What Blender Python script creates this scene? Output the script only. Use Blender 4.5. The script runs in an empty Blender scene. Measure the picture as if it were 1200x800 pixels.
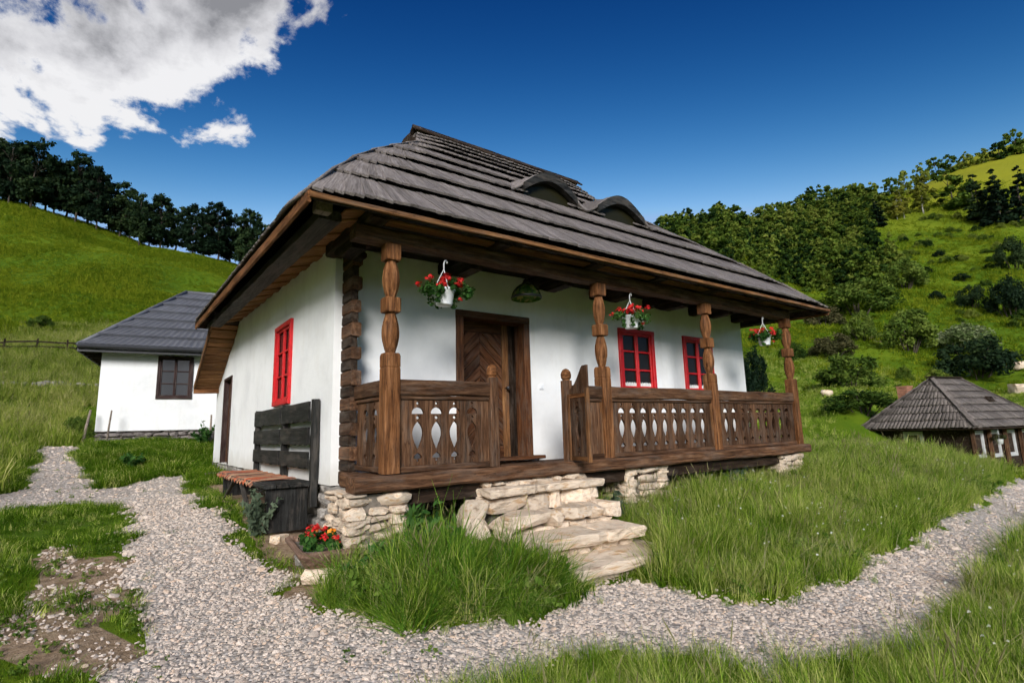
import bpy, math, random
import numpy as np
from mathutils import Matrix, Vector

random.seed(7)
RNG = np.random.default_rng(7)
SC = bpy.context.scene
COL = SC.collection
R = math.radians

# ------------------------------------------------------------------ camera
CAM = np.array([-2.1105, -4.9035, 0.3713])
YAW, PITCH, ROLL, FPX = -0.6304, 0.1631, -0.0278, 634.2
_fw = np.array([-math.sin(YAW)*math.cos(PITCH), math.cos(YAW)*math.cos(PITCH), math.sin(PITCH)])
_r = np.array([math.cos(YAW), math.sin(YAW), 0.0])
_u = np.cross(_r, _fw)
_r2 = math.cos(ROLL)*_r + math.sin(ROLL)*_u
_u2 = -math.sin(ROLL)*_r + math.cos(ROLL)*_u
cd = bpy.data.cameras.new('camera')
cd.sensor_width = 36.0
cd.lens = FPX/1200*36
cd.clip_start = 0.05
cd.clip_end = 5000
cam = bpy.data.objects.new('camera', cd)
COL.objects.link(cam)
cam.matrix_world = Matrix(((_r2[0], _u2[0], -_fw[0], CAM[0]), (_r2[1], _u2[1], -_fw[1], CAM[1]), (_r2[2], _u2[2], -_fw[2], CAM[2]), (0, 0, 0, 1)))
SC.camera = cam

# ------------------------------------------------------------------ sky, sun, exposure
SUN_EL, SUN_AZ = R(24), R(216)          # azimuth clockwise from +Y: behind the camera and to its left
SUN_E, SUN_ANGLE = 1.45, R(20)
SKY_STRENGTH = 0.12
EXPOSURE = 1.62

def N(nt, kind, **kw):
    n = nt.nodes.new(kind)
    for k, v in kw.items():
        if k == 'i':
            for kk, vv in v.items():
                n.inputs[kk].default_value = vv
        else:
            setattr(n, k, v)
    return n

def L(nt, a, ao, b, bi):
    nt.links.new(a.outputs[ao], b.inputs[bi])

def math_node(nt, op, a, b=None, c=None, clamp=False):
    n = nt.nodes.new('ShaderNodeMath')
    n.operation = op
    n.use_clamp = clamp
    for i, x in enumerate((a, b, c)):
        if x is None:
            continue
        if isinstance(x, (int, float)):
            n.inputs[i].default_value = x
        else:
            nt.links.new(x, n.inputs[i])
    return n.outputs[0]

def build_world():
    w = bpy.data.worlds.new('World')
    SC.world = w
    w.use_nodes = True
    nt = w.node_tree
    nt.nodes.clear()
    out = N(nt, 'ShaderNodeOutputWorld')
    bg = N(nt, 'ShaderNodeBackground')
    bg.inputs[1].default_value = SKY_STRENGTH
    sky = N(nt, 'ShaderNodeTexSky', sky_type='NISHITA', sun_disc=False, sun_elevation=SUN_EL, sun_rotation=SUN_AZ, air_density=1.0, dust_density=0.15, ozone_density=4.0)
    # deep polarised blue: per-channel contrast on the sky's own colours, levelled off near the horizon
    K = 1.0/(SKY_STRENGTH*2**EXPOSURE)
    ssep = N(nt, 'ShaderNodeSeparateColor')
    L(nt, sky, 0, ssep, 0)
    hsv = N(nt, 'ShaderNodeCombineColor')
    for ch, (sc_, ga, cap) in enumerate(((0.045, 5.6, 0.30), (0.0240, 3.2, 0.50), (0.0271, 2.19, 0.82))):
        pw = math_node(nt, 'POWER', ssep.outputs[ch], ga)
        nt.links.new(math_node(nt, 'MINIMUM', math_node(nt, 'MULTIPLY', pw, sc_*K), cap*K), hsv.inputs[ch])
    # cloud bank: overhead and behind, its ragged edge coming into view at upper left
    tc = N(nt, 'ShaderNodeTexCoord')
    sep = N(nt, 'ShaderNodeSeparateXYZ')
    L(nt, tc, 'Generated', sep, 0)
    zc = math_node(nt, 'MAXIMUM', sep.outputs[2], 0.12)
    qx = math_node(nt, 'DIVIDE', sep.outputs[0], zc)
    qy = math_node(nt, 'DIVIDE', sep.outputs[1], zc)
    comb = N(nt, 'ShaderNodeCombineXYZ')
    nt.links.new(qx, comb.inputs[0])
    nt.links.new(math_node(nt, 'MULTIPLY', qy, 0.62), comb.inputs[1])
    comb.inputs[2].default_value = 3.7
    nz = N(nt, 'ShaderNodeTexNoise', i={'Scale': 4.6, 'Detail': 10.0, 'Roughness': 0.60, 'Distortion': 0.15})
    L(nt, comb, 0, nz, 'Vector')
    big = N(nt, 'ShaderNodeTexNoise', i={'Scale': 1.5, 'Detail': 4.0, 'Roughness': 0.5})
    L(nt, comb, 0, big, 'Vector')
    # edges of the bank in the plane of the cloud base
    e1 = math_node(nt, 'MULTIPLY_ADD', qx, -2.6, 0.80)                      # towards +x
    lin = math_node(nt, 'MULTIPLY_ADD', qx, -0.9, 2.13)
    e2 = math_node(nt, 'MULTIPLY', math_node(nt, 'SUBTRACT', lin, qy), 1.15)  # towards +y
    e = math_node(nt, 'MINIMUM', math_node(nt, 'MINIMUM', e1, e2), 0.42)
    e = math_node(nt, 'MAXIMUM', e, -0.9)
    dens = math_node(nt, 'ADD', math_node(nt, 'MULTIPLY_ADD', nz.outputs[0], 2.2, -1.13), e)
    cov = N(nt, 'ShaderNodeMapRange', interpolation_type='SMOOTHSTEP', i={1: 0.06, 2: 0.30, 3: 0.0, 4: 1.0})
    nt.links.new(dens, cov.inputs[0])
    # body shade: thick parts of the bank are grey underneath, thin edges bright
    nz2 = N(nt, 'ShaderNodeTexNoise', i={'Scale': 5.0, 'Detail': 7.0, 'Roughness': 0.6})
    mv = N(nt, 'ShaderNodeVectorMath', operation='ADD')
    L(nt, comb, 0, mv, 0)
    mv.inputs[1].default_value = (0.11, 0.16, 0.4)
    L(nt, mv, 0, nz2, 'Vector')
    thick = math_node(nt, 'ADD', math_node(nt, 'MULTIPLY_ADD', big.outputs[0], 1.5, -0.75), math_node(nt, 'MULTIPLY_ADD', nz2.outputs[0], 0.9, -0.45))
    edge2 = math_node(nt, 'MULTIPLY', math_node(nt, 'SUBTRACT', math_node(nt, 'MULTIPLY_ADD', qx, -0.75, 1.70), qy), 1.3)
    thick = math_node(nt, 'ADD', thick, math_node(nt, 'MINIMUM', math_node(nt, 'MAXIMUM', edge2, -0.5), 0.28))
    thick = math_node(nt, 'ADD', thick, math_node(nt, 'MULTIPLY_ADD', dens, 0.45, -0.20))
    cr = N(nt, 'ShaderNodeValToRGB')
    el = cr.color_ramp.elements
    el[0].position = 0.0
    el[0].color = (0.88, 0.88, 0.90, 1)
    el[1].position = 0.46
    el[1].color = (0.27, 0.275, 0.30, 1)
    m = cr.color_ramp.elements.new(0.2)
    m.color = (0.68, 0.68, 0.71, 1)
    nt.links.new(thick, cr.inputs[0])
    csc = N(nt, 'ShaderNodeVectorMath', operation='SCALE')
    L(nt, cr, 0, csc, 0)
    csc.inputs[3].default_value = K
    mix = N(nt, 'ShaderNodeMix', data_type='RGBA')
    nt.links.new(cov.outputs[0], mix.inputs[0])
    L(nt, hsv, 0, mix, 6)
    L(nt, csc, 0, mix, 7)
    nt.links.new(mix.outputs[2], bg.inputs[0])
    L(nt, bg, 0, out, 0)

build_world()
sl = bpy.data.lights.new('sun', 'SUN')
sl.energy = SUN_E
sl.angle = SUN_ANGLE
sl.color = (1.0, 0.98, 0.955)
sun = bpy.data.objects.new('sun', sl)
COL.objects.link(sun)
_sd = Vector((math.sin(SUN_AZ)*math.cos(SUN_EL), math.cos(SUN_AZ)*math.cos(SUN_EL), math.sin(SUN_EL)))
sun.rotation_euler = _sd.to_track_quat('Z', 'Y').to_euler()
sun.location = (-8, -12, 12)
SC.view_settings.view_transform = 'Standard'
SC.view_settings.look = 'None'
SC.view_settings.gamma = 1
SC.view_settings.use_curve_mapping = False
SC.view_settings.exposure = EXPOSURE
SC.cycles.max_bounces = 4
SC.cycles.diffuse_bounces = 3
SC.cycles.glossy_bounces = 2
SC.cycles.transmission_bounces = 2
SC.cycles.transparent_max_bounces = 4
SC.cycles.use_denoising = True
SC.cycles.use_adaptive_sampling = True
SC.cycles.adaptive_threshold = 0.035
SC.cycles.adaptive_min_samples = 12

# ------------------------------------------------------------------ materials
MATS = {}

def new_mat(name):
    m = bpy.data.materials.new(name)
    m.use_nodes = True
    nt = m.node_tree
    b = nt.nodes['Principled BSDF']
    MATS[name] = m
    return m, nt, b

def ramp(nt, stops):
    cr = N(nt, 'ShaderNodeValToRGB')
    e = cr.color_ramp.elements
    e[0].position, e[0].color = stops[0][0], (*stops[0][1], 1)
    e[1].position, e[1].color = stops[-1][0], (*stops[-1][1], 1)
    for p, c in stops[1:-1]:
        x = e.new(p)
        x.color = (*c, 1)
    return cr

def obj_coord(nt, scale=(1, 1, 1), jitter=True):
    tc = N(nt, 'ShaderNodeTexCoord')
    mp = N(nt, 'ShaderNodeMapping')
    mp.inputs['Scale'].default_value = scale
    if jitter:
        oi = N(nt, 'ShaderNodeObjectInfo')
        ad = N(nt, 'ShaderNodeVectorMath', operation='MULTIPLY_ADD')
        L(nt, oi, 'Random', ad, 0)
        ad.inputs[1].default_value = (37.0, 53.0, 71.0)
        L(nt, tc, 'Object', ad, 2)
        L(nt, ad, 0, mp, 0)
    else:
        L(nt, tc, 'Object', mp, 0)
    return mp

def bump(nt, b, height_socket, strength=0.3, dist=0.02):
    bp = N(nt, 'ShaderNodeBump', i={'Strength': strength, 'Distance': dist})
    nt.links.new(height_socket, bp.inputs['Height'])
    L(nt, bp, 0, b, 'Normal')

def wood_mat(name, c0, c1, c2, rough=0.75, grain=14.0, vary=0.35, crack=0.65, grey=0.45):
    """grain runs along local X of each piece"""
    m, nt, b = new_mat(name)
    mp = obj_coord(nt, (1.2, grain, grain))
    nz = N(nt, 'ShaderNodeTexNoise', i={'Scale': 2.2, 'Detail': 7.0, 'Roughness': 0.65, 'Distortion': 0.4})
    L(nt, mp, 0, nz, 'Vector')
    cr = ramp(nt, [(0.28, c0), (0.5, c1), (0.74, c2)])
    L(nt, nz, 0, cr, 0)
    # piece to piece and blotch variation
    mp2 = obj_coord(nt, (1, 1, 1))
    n2 = N(nt, 'ShaderNodeTexNoise', i={'Scale': 2.3, 'Detail': 4.0, 'Roughness': 0.6})
    L(nt, mp2, 0, n2, 'Vector')
    oi = N(nt, 'ShaderNodeObjectInfo')
    at = N(nt, 'ShaderNodeAttribute', attribute_name='rnd')
    rnd = math_node(nt, 'FRACT', math_node(nt, 'ADD', oi.outputs['Random'], at.outputs['Fac']))
    v = math_node(nt, 'ADD', math_node(nt, 'MULTIPLY_ADD', rnd, vary, 1.0 - vary/2), math_node(nt, 'MULTIPLY_ADD', n2.outputs[0], 0.9, -0.45))
    hs = N(nt, 'ShaderNodeHueSaturation')
    L(nt, cr, 0, hs, 'Color')
    nt.links.new(v, hs.inputs['Value'])
    # weathered grey bloom in patches
    n4 = N(nt, 'ShaderNodeTexNoise', i={'Scale': 5.0, 'Detail': 5.0, 'Roughness': 0.7})
    mp4 = obj_coord(nt, (0.5, 2.0, 2.0))
    L(nt, mp4, 0, n4, 'Vector')
    gfac = N(nt, 'ShaderNodeMapRange', i={1: 0.48, 2: 0.72, 3: 0.0, 4: grey})
    L(nt, n4, 0, gfac, 0)
    gmix = N(nt, 'ShaderNodeMix', data_type='RGBA')
    nt.links.new(gfac.outputs[0], gmix.inputs[0])
    L(nt, hs, 0, gmix, 6)
    gmix.inputs[7].default_value = (0.15, 0.125, 0.105, 1)
    # drying cracks
    mp3 = obj_coord(nt, (0.5, 9, 9))
    vo = N(nt, 'ShaderNodeTexNoise', i={'Scale': 3.0, 'Detail': 3.0, 'Roughness': 0.5})
    L(nt, mp3, 0, vo, 'Vector')
    ck = N(nt, 'ShaderNodeMapRange', i={1: 0.485, 2: 0.5, 3: 0.0, 4: 1.0})
    a = math_node(nt, 'ABSOLUTE', math_node(nt, 'SUBTRACT', vo.outputs[0], 0.5))
    ckf = N(nt, 'ShaderNodeMapRange', i={1: 0.0, 2: 0.012, 3: 1.0 - crack, 4: 1.0})
    nt.links.new(a, ckf.inputs[0])
    mx = N(nt, 'ShaderNodeMix', data_type='RGBA', blend_type='MULTIPLY')
    mx.inputs[0].default_value = 1.0
    nt.links.new(gmix.outputs[2], mx.inputs[6])
    nt.links.new(ckf.outputs[0], mx.inputs[7])
    nt.links.new(mx.outputs[2], b.inputs['Base Color'])
    b.inputs['Roughness'].default_value = rough
    b.inputs['Specular IOR Level'].default_value = 0.12
    h = math_node(nt, 'ADD', math_node(nt, 'MULTIPLY', nz.outputs[0], 0.7), ckf.outputs[0])
    bump(nt, b, h, 0.5, 0.008)
    return m

wood_mat('porch_wood', (0.018, 0.008, 0.004), (0.08, 0.038, 0.019), (0.19, 0.104, 0.058), vary=0.8)
wood_mat('post_wood', (0.028, 0.01, 0.004), (0.15, 0.06, 0.021), (0.35, 0.165, 0.072), vary=0.3, grey=0.15)
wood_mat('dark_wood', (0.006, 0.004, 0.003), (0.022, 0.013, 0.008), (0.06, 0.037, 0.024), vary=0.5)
wood_mat('warm_wood', (0.04, 0.017, 0.007), (0.15, 0.068, 0.027), (0.3, 0.15, 0.06), vary=0.4)
wood_mat('soffit_wood', (0.09, 0.04, 0.016), (0.27, 0.125, 0.05), (0.42, 0.22, 0.095), vary=0.5, grey=0.2)
wood_mat('door_wood', (0.022, 0.008, 0.004), (0.085, 0.033, 0.014), (0.17, 0.075, 0.032), rough=0.5, vary=0.6)
wood_mat('grey_beam_wood', (0.016, 0.014, 0.012), (0.05, 0.044, 0.039), (0.10, 0.09, 0.08), vary=0.2)
wood_mat('shingle_wood', (0.06, 0.05, 0.046), (0.165, 0.143, 0.136), (0.29, 0.26, 0.25), rough=0.7, grain=30, vary=0.45, crack=0.45)
wood_mat('hut_shingle_wood', (0.055, 0.047, 0.043), (0.14, 0.12, 0.11), (0.26, 0.228, 0.21), rough=0.8, grain=20, vary=0.6)
wood_mat('black_paint_wood', (0.006, 0.006, 0.006), (0.018, 0.018, 0.017), (0.05, 0.05, 0.048), rough=0.6, vary=0.4)
wood_mat('window_brown_wood', (0.018, 0.010, 0.009), (0.042, 0.024, 0.022), (0.075, 0.045, 0.04), rough=0.5, vary=0.2)
wood_mat('trough_wood', (0.08, 0.045, 0.03), (0.21, 0.13, 0.092), (0.36, 0.25, 0.19), vary=0.2)
wood_mat('stake_wood', (0.10, 0.075, 0.06), (0.24, 0.19, 0.15), (0.38, 0.31, 0.26), vary=0.4)

def noise_mat(name, stops, scale=8.0, detail=6.0, rough=0.85, bstr=0.3, bdist=0.02, spec=0.3, vary=0.0, mid=None, bscale=None):
    m, nt, b = new_mat(name)
    mp = obj_coord(nt)
    nz = N(nt, 'ShaderNodeTexNoise', i={'Scale': scale, 'Detail': detail, 'Roughness': 0.62})
    L(nt, mp, 0, nz, 'Vector')
    cr = ramp(nt, stops)
    L(nt, nz, 0, cr, 0)
    last = cr.outputs[0]
    if vary:
        oi = N(nt, 'ShaderNodeObjectInfo')
        hs = N(nt, 'ShaderNodeHueSaturation')
        nt.links.new(last, hs.inputs['Color'])
        nt.links.new(math_node(nt, 'MULTIPLY_ADD', oi.outputs['Random'], vary, 1 - vary/2), hs.inputs['Value'])
        last = hs.outputs[0]
    nt.links.new(last, b.inputs['Base Color'])
    b.inputs['Roughness'].default_value = rough
    b.inputs['Specular IOR Level'].default_value = spec
    hsrc = nz
    if bscale:
        hsrc = N(nt, 'ShaderNodeTexNoise', i={'Scale': bscale, 'Detail': 6.0, 'Roughness': 0.6})
        L(nt, mp, 0, hsrc, 'Vector')
    if bstr:
        bump(nt, b, hsrc.outputs[0], bstr, bdist)
    return m

noise_mat('plaster', [(0.3, (0.70, 0.70, 0.70)), (0.5, (0.79, 0.79, 0.785)), (0.7, (0.84, 0.84, 0.835))], scale=1.3, rough=0.92, bstr=0.25, bdist=0.02, spec=0.15, bscale=9)
def wear_plaster():
    m = MATS['plaster']
    nt = m.node_tree
    bs = nt.nodes['Principled BSDF']
    src = bs.inputs['Base Color'].links[0].from_socket
    geo = N(nt, 'ShaderNodeNewGeometry')
    st = N(nt, 'ShaderNodeMapping')
    st.inputs['Scale'].default_value = (7.0, 7.0, 0.55)
    L(nt, geo, 'Position', st, 0)
    n1 = N(nt, 'ShaderNodeTexNoise', i={'Scale': 1.0, 'Detail': 6.0, 'Roughness': 0.65})
    L(nt, st, 0, n1, 'Vector')
    n2 = N(nt, 'ShaderNodeTexNoise', i={'Scale': 2.6, 'Detail': 7.0, 'Roughness': 0.7})
    L(nt, geo, 'Position', n2, 'Vector')
    v = math_node(nt, 'ADD', math_node(nt, 'MULTIPLY', n1.outputs[0], 0.5), math_node(nt, 'MULTIPLY', n2.outputs[0], 0.5))
    k = N(nt, 'ShaderNodeMapRange', i={1: 0.52, 2: 0.75, 3: 0.0, 4: 0.45})
    nt.links.new(v, k.inputs[0])
    # splashed earth on the lowest band of the cottage walls
    sp = N(nt, 'ShaderNodeSeparateXYZ')
    L(nt, geo, 'Position', sp, 0)
    lowb = N(nt, 'ShaderNodeMapRange', interpolation_type='SMOOTHSTEP', i={1: -0.18, 2: 0.22, 3: 0.75, 4: 0.0})
    nt.links.new(math_node(nt, 'ADD', sp.outputs[2], math_node(nt, 'MULTIPLY_ADD', n2.outputs[0], 0.5, -0.2)), lowb.inputs[0])
    f = math_node(nt, 'MAXIMUM', k.outputs[0], lowb.outputs[0])
    mx = N(nt, 'ShaderNodeMix', data_type='RGBA')
    nt.links.new(f, mx.inputs[0])
    nt.links.new(src, mx.inputs[6])
    mx.inputs[7].default_value = (0.60, 0.57, 0.52, 1)
    nt.links.new(mx.outputs[2], bs.inputs['Base Color'])
wear_plaster()
noise_mat('pale_stone', [(0.3, (0.30, 0.21, 0.145)), (0.40, (0.56, 0.44, 0.33)), (0.54, (0.70, 0.58, 0.455)), (0.66, (0.56, 0.36, 0.20))], scale=3.2, bstr=0.7, bdist=0.03, vary=0.45, bscale=9)
noise_mat('grey_stone', [(0.3, (0.16, 0.14, 0.125)), (0.5, (0.31, 0.285, 0.26)), (0.7, (0.42, 0.38, 0.33))], scale=4, bstr=0.7, bdist=0.03, vary=0.5, bscale=9)
noise_mat('dark_stone', [(0.3, (0.09, 0.075, 0.068)), (0.5, (0.19, 0.165, 0.155)), (0.7, (0.28, 0.245, 0.225))], scale=4, bstr=0.6, bdist=0.03, vary=0.5, bscale=9)
noise_mat('mortar', [(0.3, (0.10, 0.085, 0.07)), (0.7, (0.22, 0.19, 0.155))], scale=20, bstr=0.5)
noise_mat('red_paint', [(0.28, (0.30, 0.004, 0.007)), (0.45, (0.50, 0.008, 0.012)), (0.66, (0.58, 0.014, 0.018)), (0.74, (0.50, 0.07, 0.055))], scale=11, rough=0.5, bstr=0.3, spec=0.4)
noise_mat('white_plastic', [(0.3, (0.74, 0.75, 0.77)), (0.7, (0.8, 0.81, 0.83))], scale=5, rough=0.4, bstr=0.0)
noise_mat('curtain', [(0.3, (0.6, 0.6, 0.58)), (0.7, (0.75, 0.75, 0.72))], scale=5, rough=0.9, bstr=0.1)
noise_mat('white_frame', [(0.3, (0.36, 0.36, 0.36)), (0.7, (0.50, 0.50, 0.50))], scale=6, rough=0.6, bstr=0.1)
noise_mat('metal_roof', [(0.3, (0.065, 0.068, 0.08)), (0.7, (0.11, 0.113, 0.13))], scale=3, rough=0.5, bstr=0.05, spec=0.5, vary=0.2)
noise_mat('gutter_metal', [(0.3, (0.018, 0.018, 0.02)), (0.7, (0.03, 0.03, 0.033))], scale=4, rough=0.4, bstr=0.0, spec=0.5)
noise_mat('brick', [(0.3, (0.30, 0.13, 0.08)), (0.7, (0.48, 0.24, 0.16))], scale=14, bstr=0.4, vary=0.4)
noise_mat('red_petal', [(0.3, (0.42, 0.006, 0.008)), (0.7, (0.70, 0.03, 0.025))], scale=30, rough=0.6, bstr=0.0)
noise_mat('orange_petal', [(0.3, (0.75, 0.16, 0.01)), (0.7, (0.85, 0.35, 0.02))], scale=30, rough=0.6, bstr=0.0)
noise_mat('white_petal', [(0.3, (0.7, 0.7, 0.62)), (0.7, (0.8, 0.8, 0.75))], scale=30, rough=0.6, bstr=0.0)
noise_mat('bark', [(0.3, (0.03, 0.024, 0.018)), (0.7, (0.10, 0.08, 0.062))], scale=6, bstr=0.6, bdist=0.05)
noise_mat('pale_bark', [(0.3, (0.2, 0.19, 0.17)), (0.7, (0.5, 0.48, 0.44))], scale=6, bstr=0.4, bdist=0.05)
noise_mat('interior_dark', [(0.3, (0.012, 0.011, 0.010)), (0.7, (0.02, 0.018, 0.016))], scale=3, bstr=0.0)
noise_mat('pebble', [(0.3, (0.40, 0.34, 0.30)), (0.5, (0.56, 0.49, 0.44)), (0.7, (0.68, 0.61, 0.555))], scale=9, rough=0.85, bstr=0.2, vary=0.0)

def glass_mat(name, tint=(0.016, 0.014, 0.012), rough=0.12):
    m, nt, b = new_mat(name)
    mp = obj_coord(nt)
    nz = N(nt, 'ShaderNodeTexNoise', i={'Scale': 3.0, 'Detail': 2.0})
    L(nt, mp, 0, nz, 'Vector')
    b.inputs['Base Color'].default_value = (*tint, 1)
    b.inputs['Roughness'].default_value = rough
    b.inputs['Specular IOR Level'].default_value = 0.10
    bump(nt, b, nz.outputs[0], 0.05, 0.02)
glass_mat('window_glass')
glass_mat('bright_glass', (0.03, 0.032, 0.036), 0.04)
MATS['bright_glass'].node_tree.nodes['Principled BSDF'].inputs['Specular IOR Level'].default_value = 0.9
glass_mat('dormer_glass', (0.016, 0.015, 0.007), 0.25)

def pebble_random():
    # per-instance shade
    m = MATS['pebble']
    nt = m.node_tree
    b = nt.nodes['Principled BSDF']
    src = b.inputs['Base Color'].links[0].from_socket
    oi = N(nt, 'ShaderNodeObjectInfo')
    cr = ramp(nt, [(0.0, (0.6, 0.56, 0.53)), (0.3, (0.92, 0.88, 0.84)), (0.75, (1.1, 1.06, 1.02)), (1.0, (1.0, 0.84, 0.70))])
    L(nt, oi, 'Random', cr, 0)
    mx = N(nt, 'ShaderNodeMix', data_type='RGBA', blend_type='MULTIPLY')
    mx.inputs[0].default_value = 1.0
    nt.links.new(src, mx.inputs[6])
    L(nt, cr, 0, mx, 7)
    nt.links.new(mx.outputs[2], b.inputs['Base Color'])
pebble_random()

def leaf_mat(name, stops, transl=0.35, scale=0.35, rough=0.6, inst=0.5, attr=True, spec=0.06):
    """two-sided leaf: diffuse + translucency, clump and instance colour variation"""
    m, nt, b = new_mat(name)
    out = nt.nodes['Material Output']
    tc = N(nt, 'ShaderNodeTexCoord')
    geo = N(nt, 'ShaderNodeNewGeometry')
    nz = N(nt, 'ShaderNodeTexNoise', i={'Scale': scale, 'Detail': 5.0, 'Roughness': 0.65})
    L(nt, geo, 'Position', nz, 'Vector')
    oi = N(nt, 'ShaderNodeObjectInfo')
    at = N(nt, 'ShaderNodeAttribute', attribute_name='rnd')
    f = math_node(nt, 'ADD', math_node(nt, 'ADD', math_node(nt, 'MULTIPLY_ADD', nz.outputs[0], 1.1, -0.05), math_node(nt, 'MULTIPLY_ADD', oi.outputs['Random'], inst, -inst/2)), math_node(nt, 'MULTIPLY_ADD', at.outputs['Fac'], 0.75, -0.375))
    cr = ramp(nt, stops)
    nt.links.new(f, cr.inputs[0])
    L(nt, cr, 0, b, 'Base Color')
    b.inputs['Roughness'].default_value = rough
    b.inputs['Specular IOR Level'].default_value = spec
    tr = N(nt, 'ShaderNodeBsdfTranslucent')
    br = N(nt, 'ShaderNodeBrightContrast')
    L(nt, cr, 0, tr, 0)
    ms = N(nt, 'ShaderNodeMixShader', i={0: transl})
    L(nt, b, 0, ms, 1)
    L(nt, tr, 0, ms, 2)
    L(nt, ms, 0, out, 0)
    return m

leaf_mat('grass_tall', [(0.1, (0.085, 0.15, 0.010)), (0.45, (0.20, 0.32, 0.028)), (0.7, (0.33, 0.42, 0.06)), (0.95, (0.50, 0.50, 0.17))], scale=0.9, inst=1.0)
leaf_mat('grass_lush', [(0.1, (0.045, 0.12, 0.010)), (0.5, (0.115, 0.23, 0.020)), (0.9, (0.25, 0.35, 0.06))], scale=0.9, inst=0.6)
leaf_mat('grass_meadow', [(0.1, (0.09, 0.15, 0.012)), (0.42, (0.20, 0.27, 0.03)), (0.7, (0.34, 0.37, 0.08)), (0.95, (0.50, 0.46, 0.19))], scale=0.16, inst=0.6)
leaf_mat('grass_hill', [(0.1, (0.05, 0.10, 0.004)), (0.5, (0.135, 0.20, 0.008)), (0.9, (0.27, 0.30, 0.02))], scale=0.06, inst=0.6)
leaf_mat('grass_lawn', [(0.1, (0.025, 0.07, 0.003)), (0.5, (0.06, 0.135, 0.005)), (0.9, (0.125, 0.195, 0.013))], scale=0.9, inst=0.6)
leaf_mat('seed_head', [(0.1, (0.22, 0.21, 0.09)), (0.9, (0.44, 0.40, 0.22))], scale=0.7, inst=0.5)
leaf_mat('leaf_dark', [(0.1, (0.006, 0.016, 0.009)), (0.5, (0.018, 0.038, 0.017)), (0.9, (0.05, 0.08, 0.026))], scale=0.16, inst=0.5)
leaf_mat('leaf_mid', [(0.1, (0.026, 0.06, 0.011)), (0.5, (0.085, 0.14, 0.022)), (0.9, (0.19, 0.25, 0.045))], scale=0.12, inst=0.5)
leaf_mat('leaf_forest', [(0.1, (0.014, 0.036, 0.009)), (0.35, (0.055, 0.105, 0.016)), (0.65, (0.135, 0.195, 0.026)), (0.95, (0.23, 0.27, 0.05))], scale=0.035, inst=0.8)
leaf_mat('leaf_yellow', [(0.1, (0.06, 0.09, 0.012)), (0.5, (0.15, 0.17, 0.022)), (0.9, (0.28, 0.27, 0.04))], scale=0.12, inst=0.4)
leaf_mat('leaf_pale', [(0.1, (0.05, 0.09, 0.028)), (0.5, (0.12, 0.17, 0.055)), (0.9, (0.30, 0.33, 0.19))], scale=0.4, inst=0.4)
leaf_mat('leaf_brown', [(0.1, (0.035, 0.045, 0.016)), (0.5, (0.085, 0.085, 0.035)), (0.9, (0.15, 0.135, 0.06))], scale=0.3, inst=0.4)
leaf_mat('leaf_plant', [(0.1, (0.016, 0.055, 0.012)), (0.5, (0.045, 0.12, 0.024)), (0.9, (0.12, 0.22, 0.055))], scale=3.0, inst=0.4)
leaf_mat('leaf_weed', [(0.1, (0.05, 0.11, 0.012)), (0.5, (0.12, 0.20, 0.03)), (0.9, (0.24, 0.31, 0.07))], scale=3.0, inst=0.6)
leaf_mat('leaf_grey', [(0.1, (0.05, 0.075, 0.045)), (0.9, (0.17, 0.22, 0.14))], scale=3.0, inst=0.4)

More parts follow.
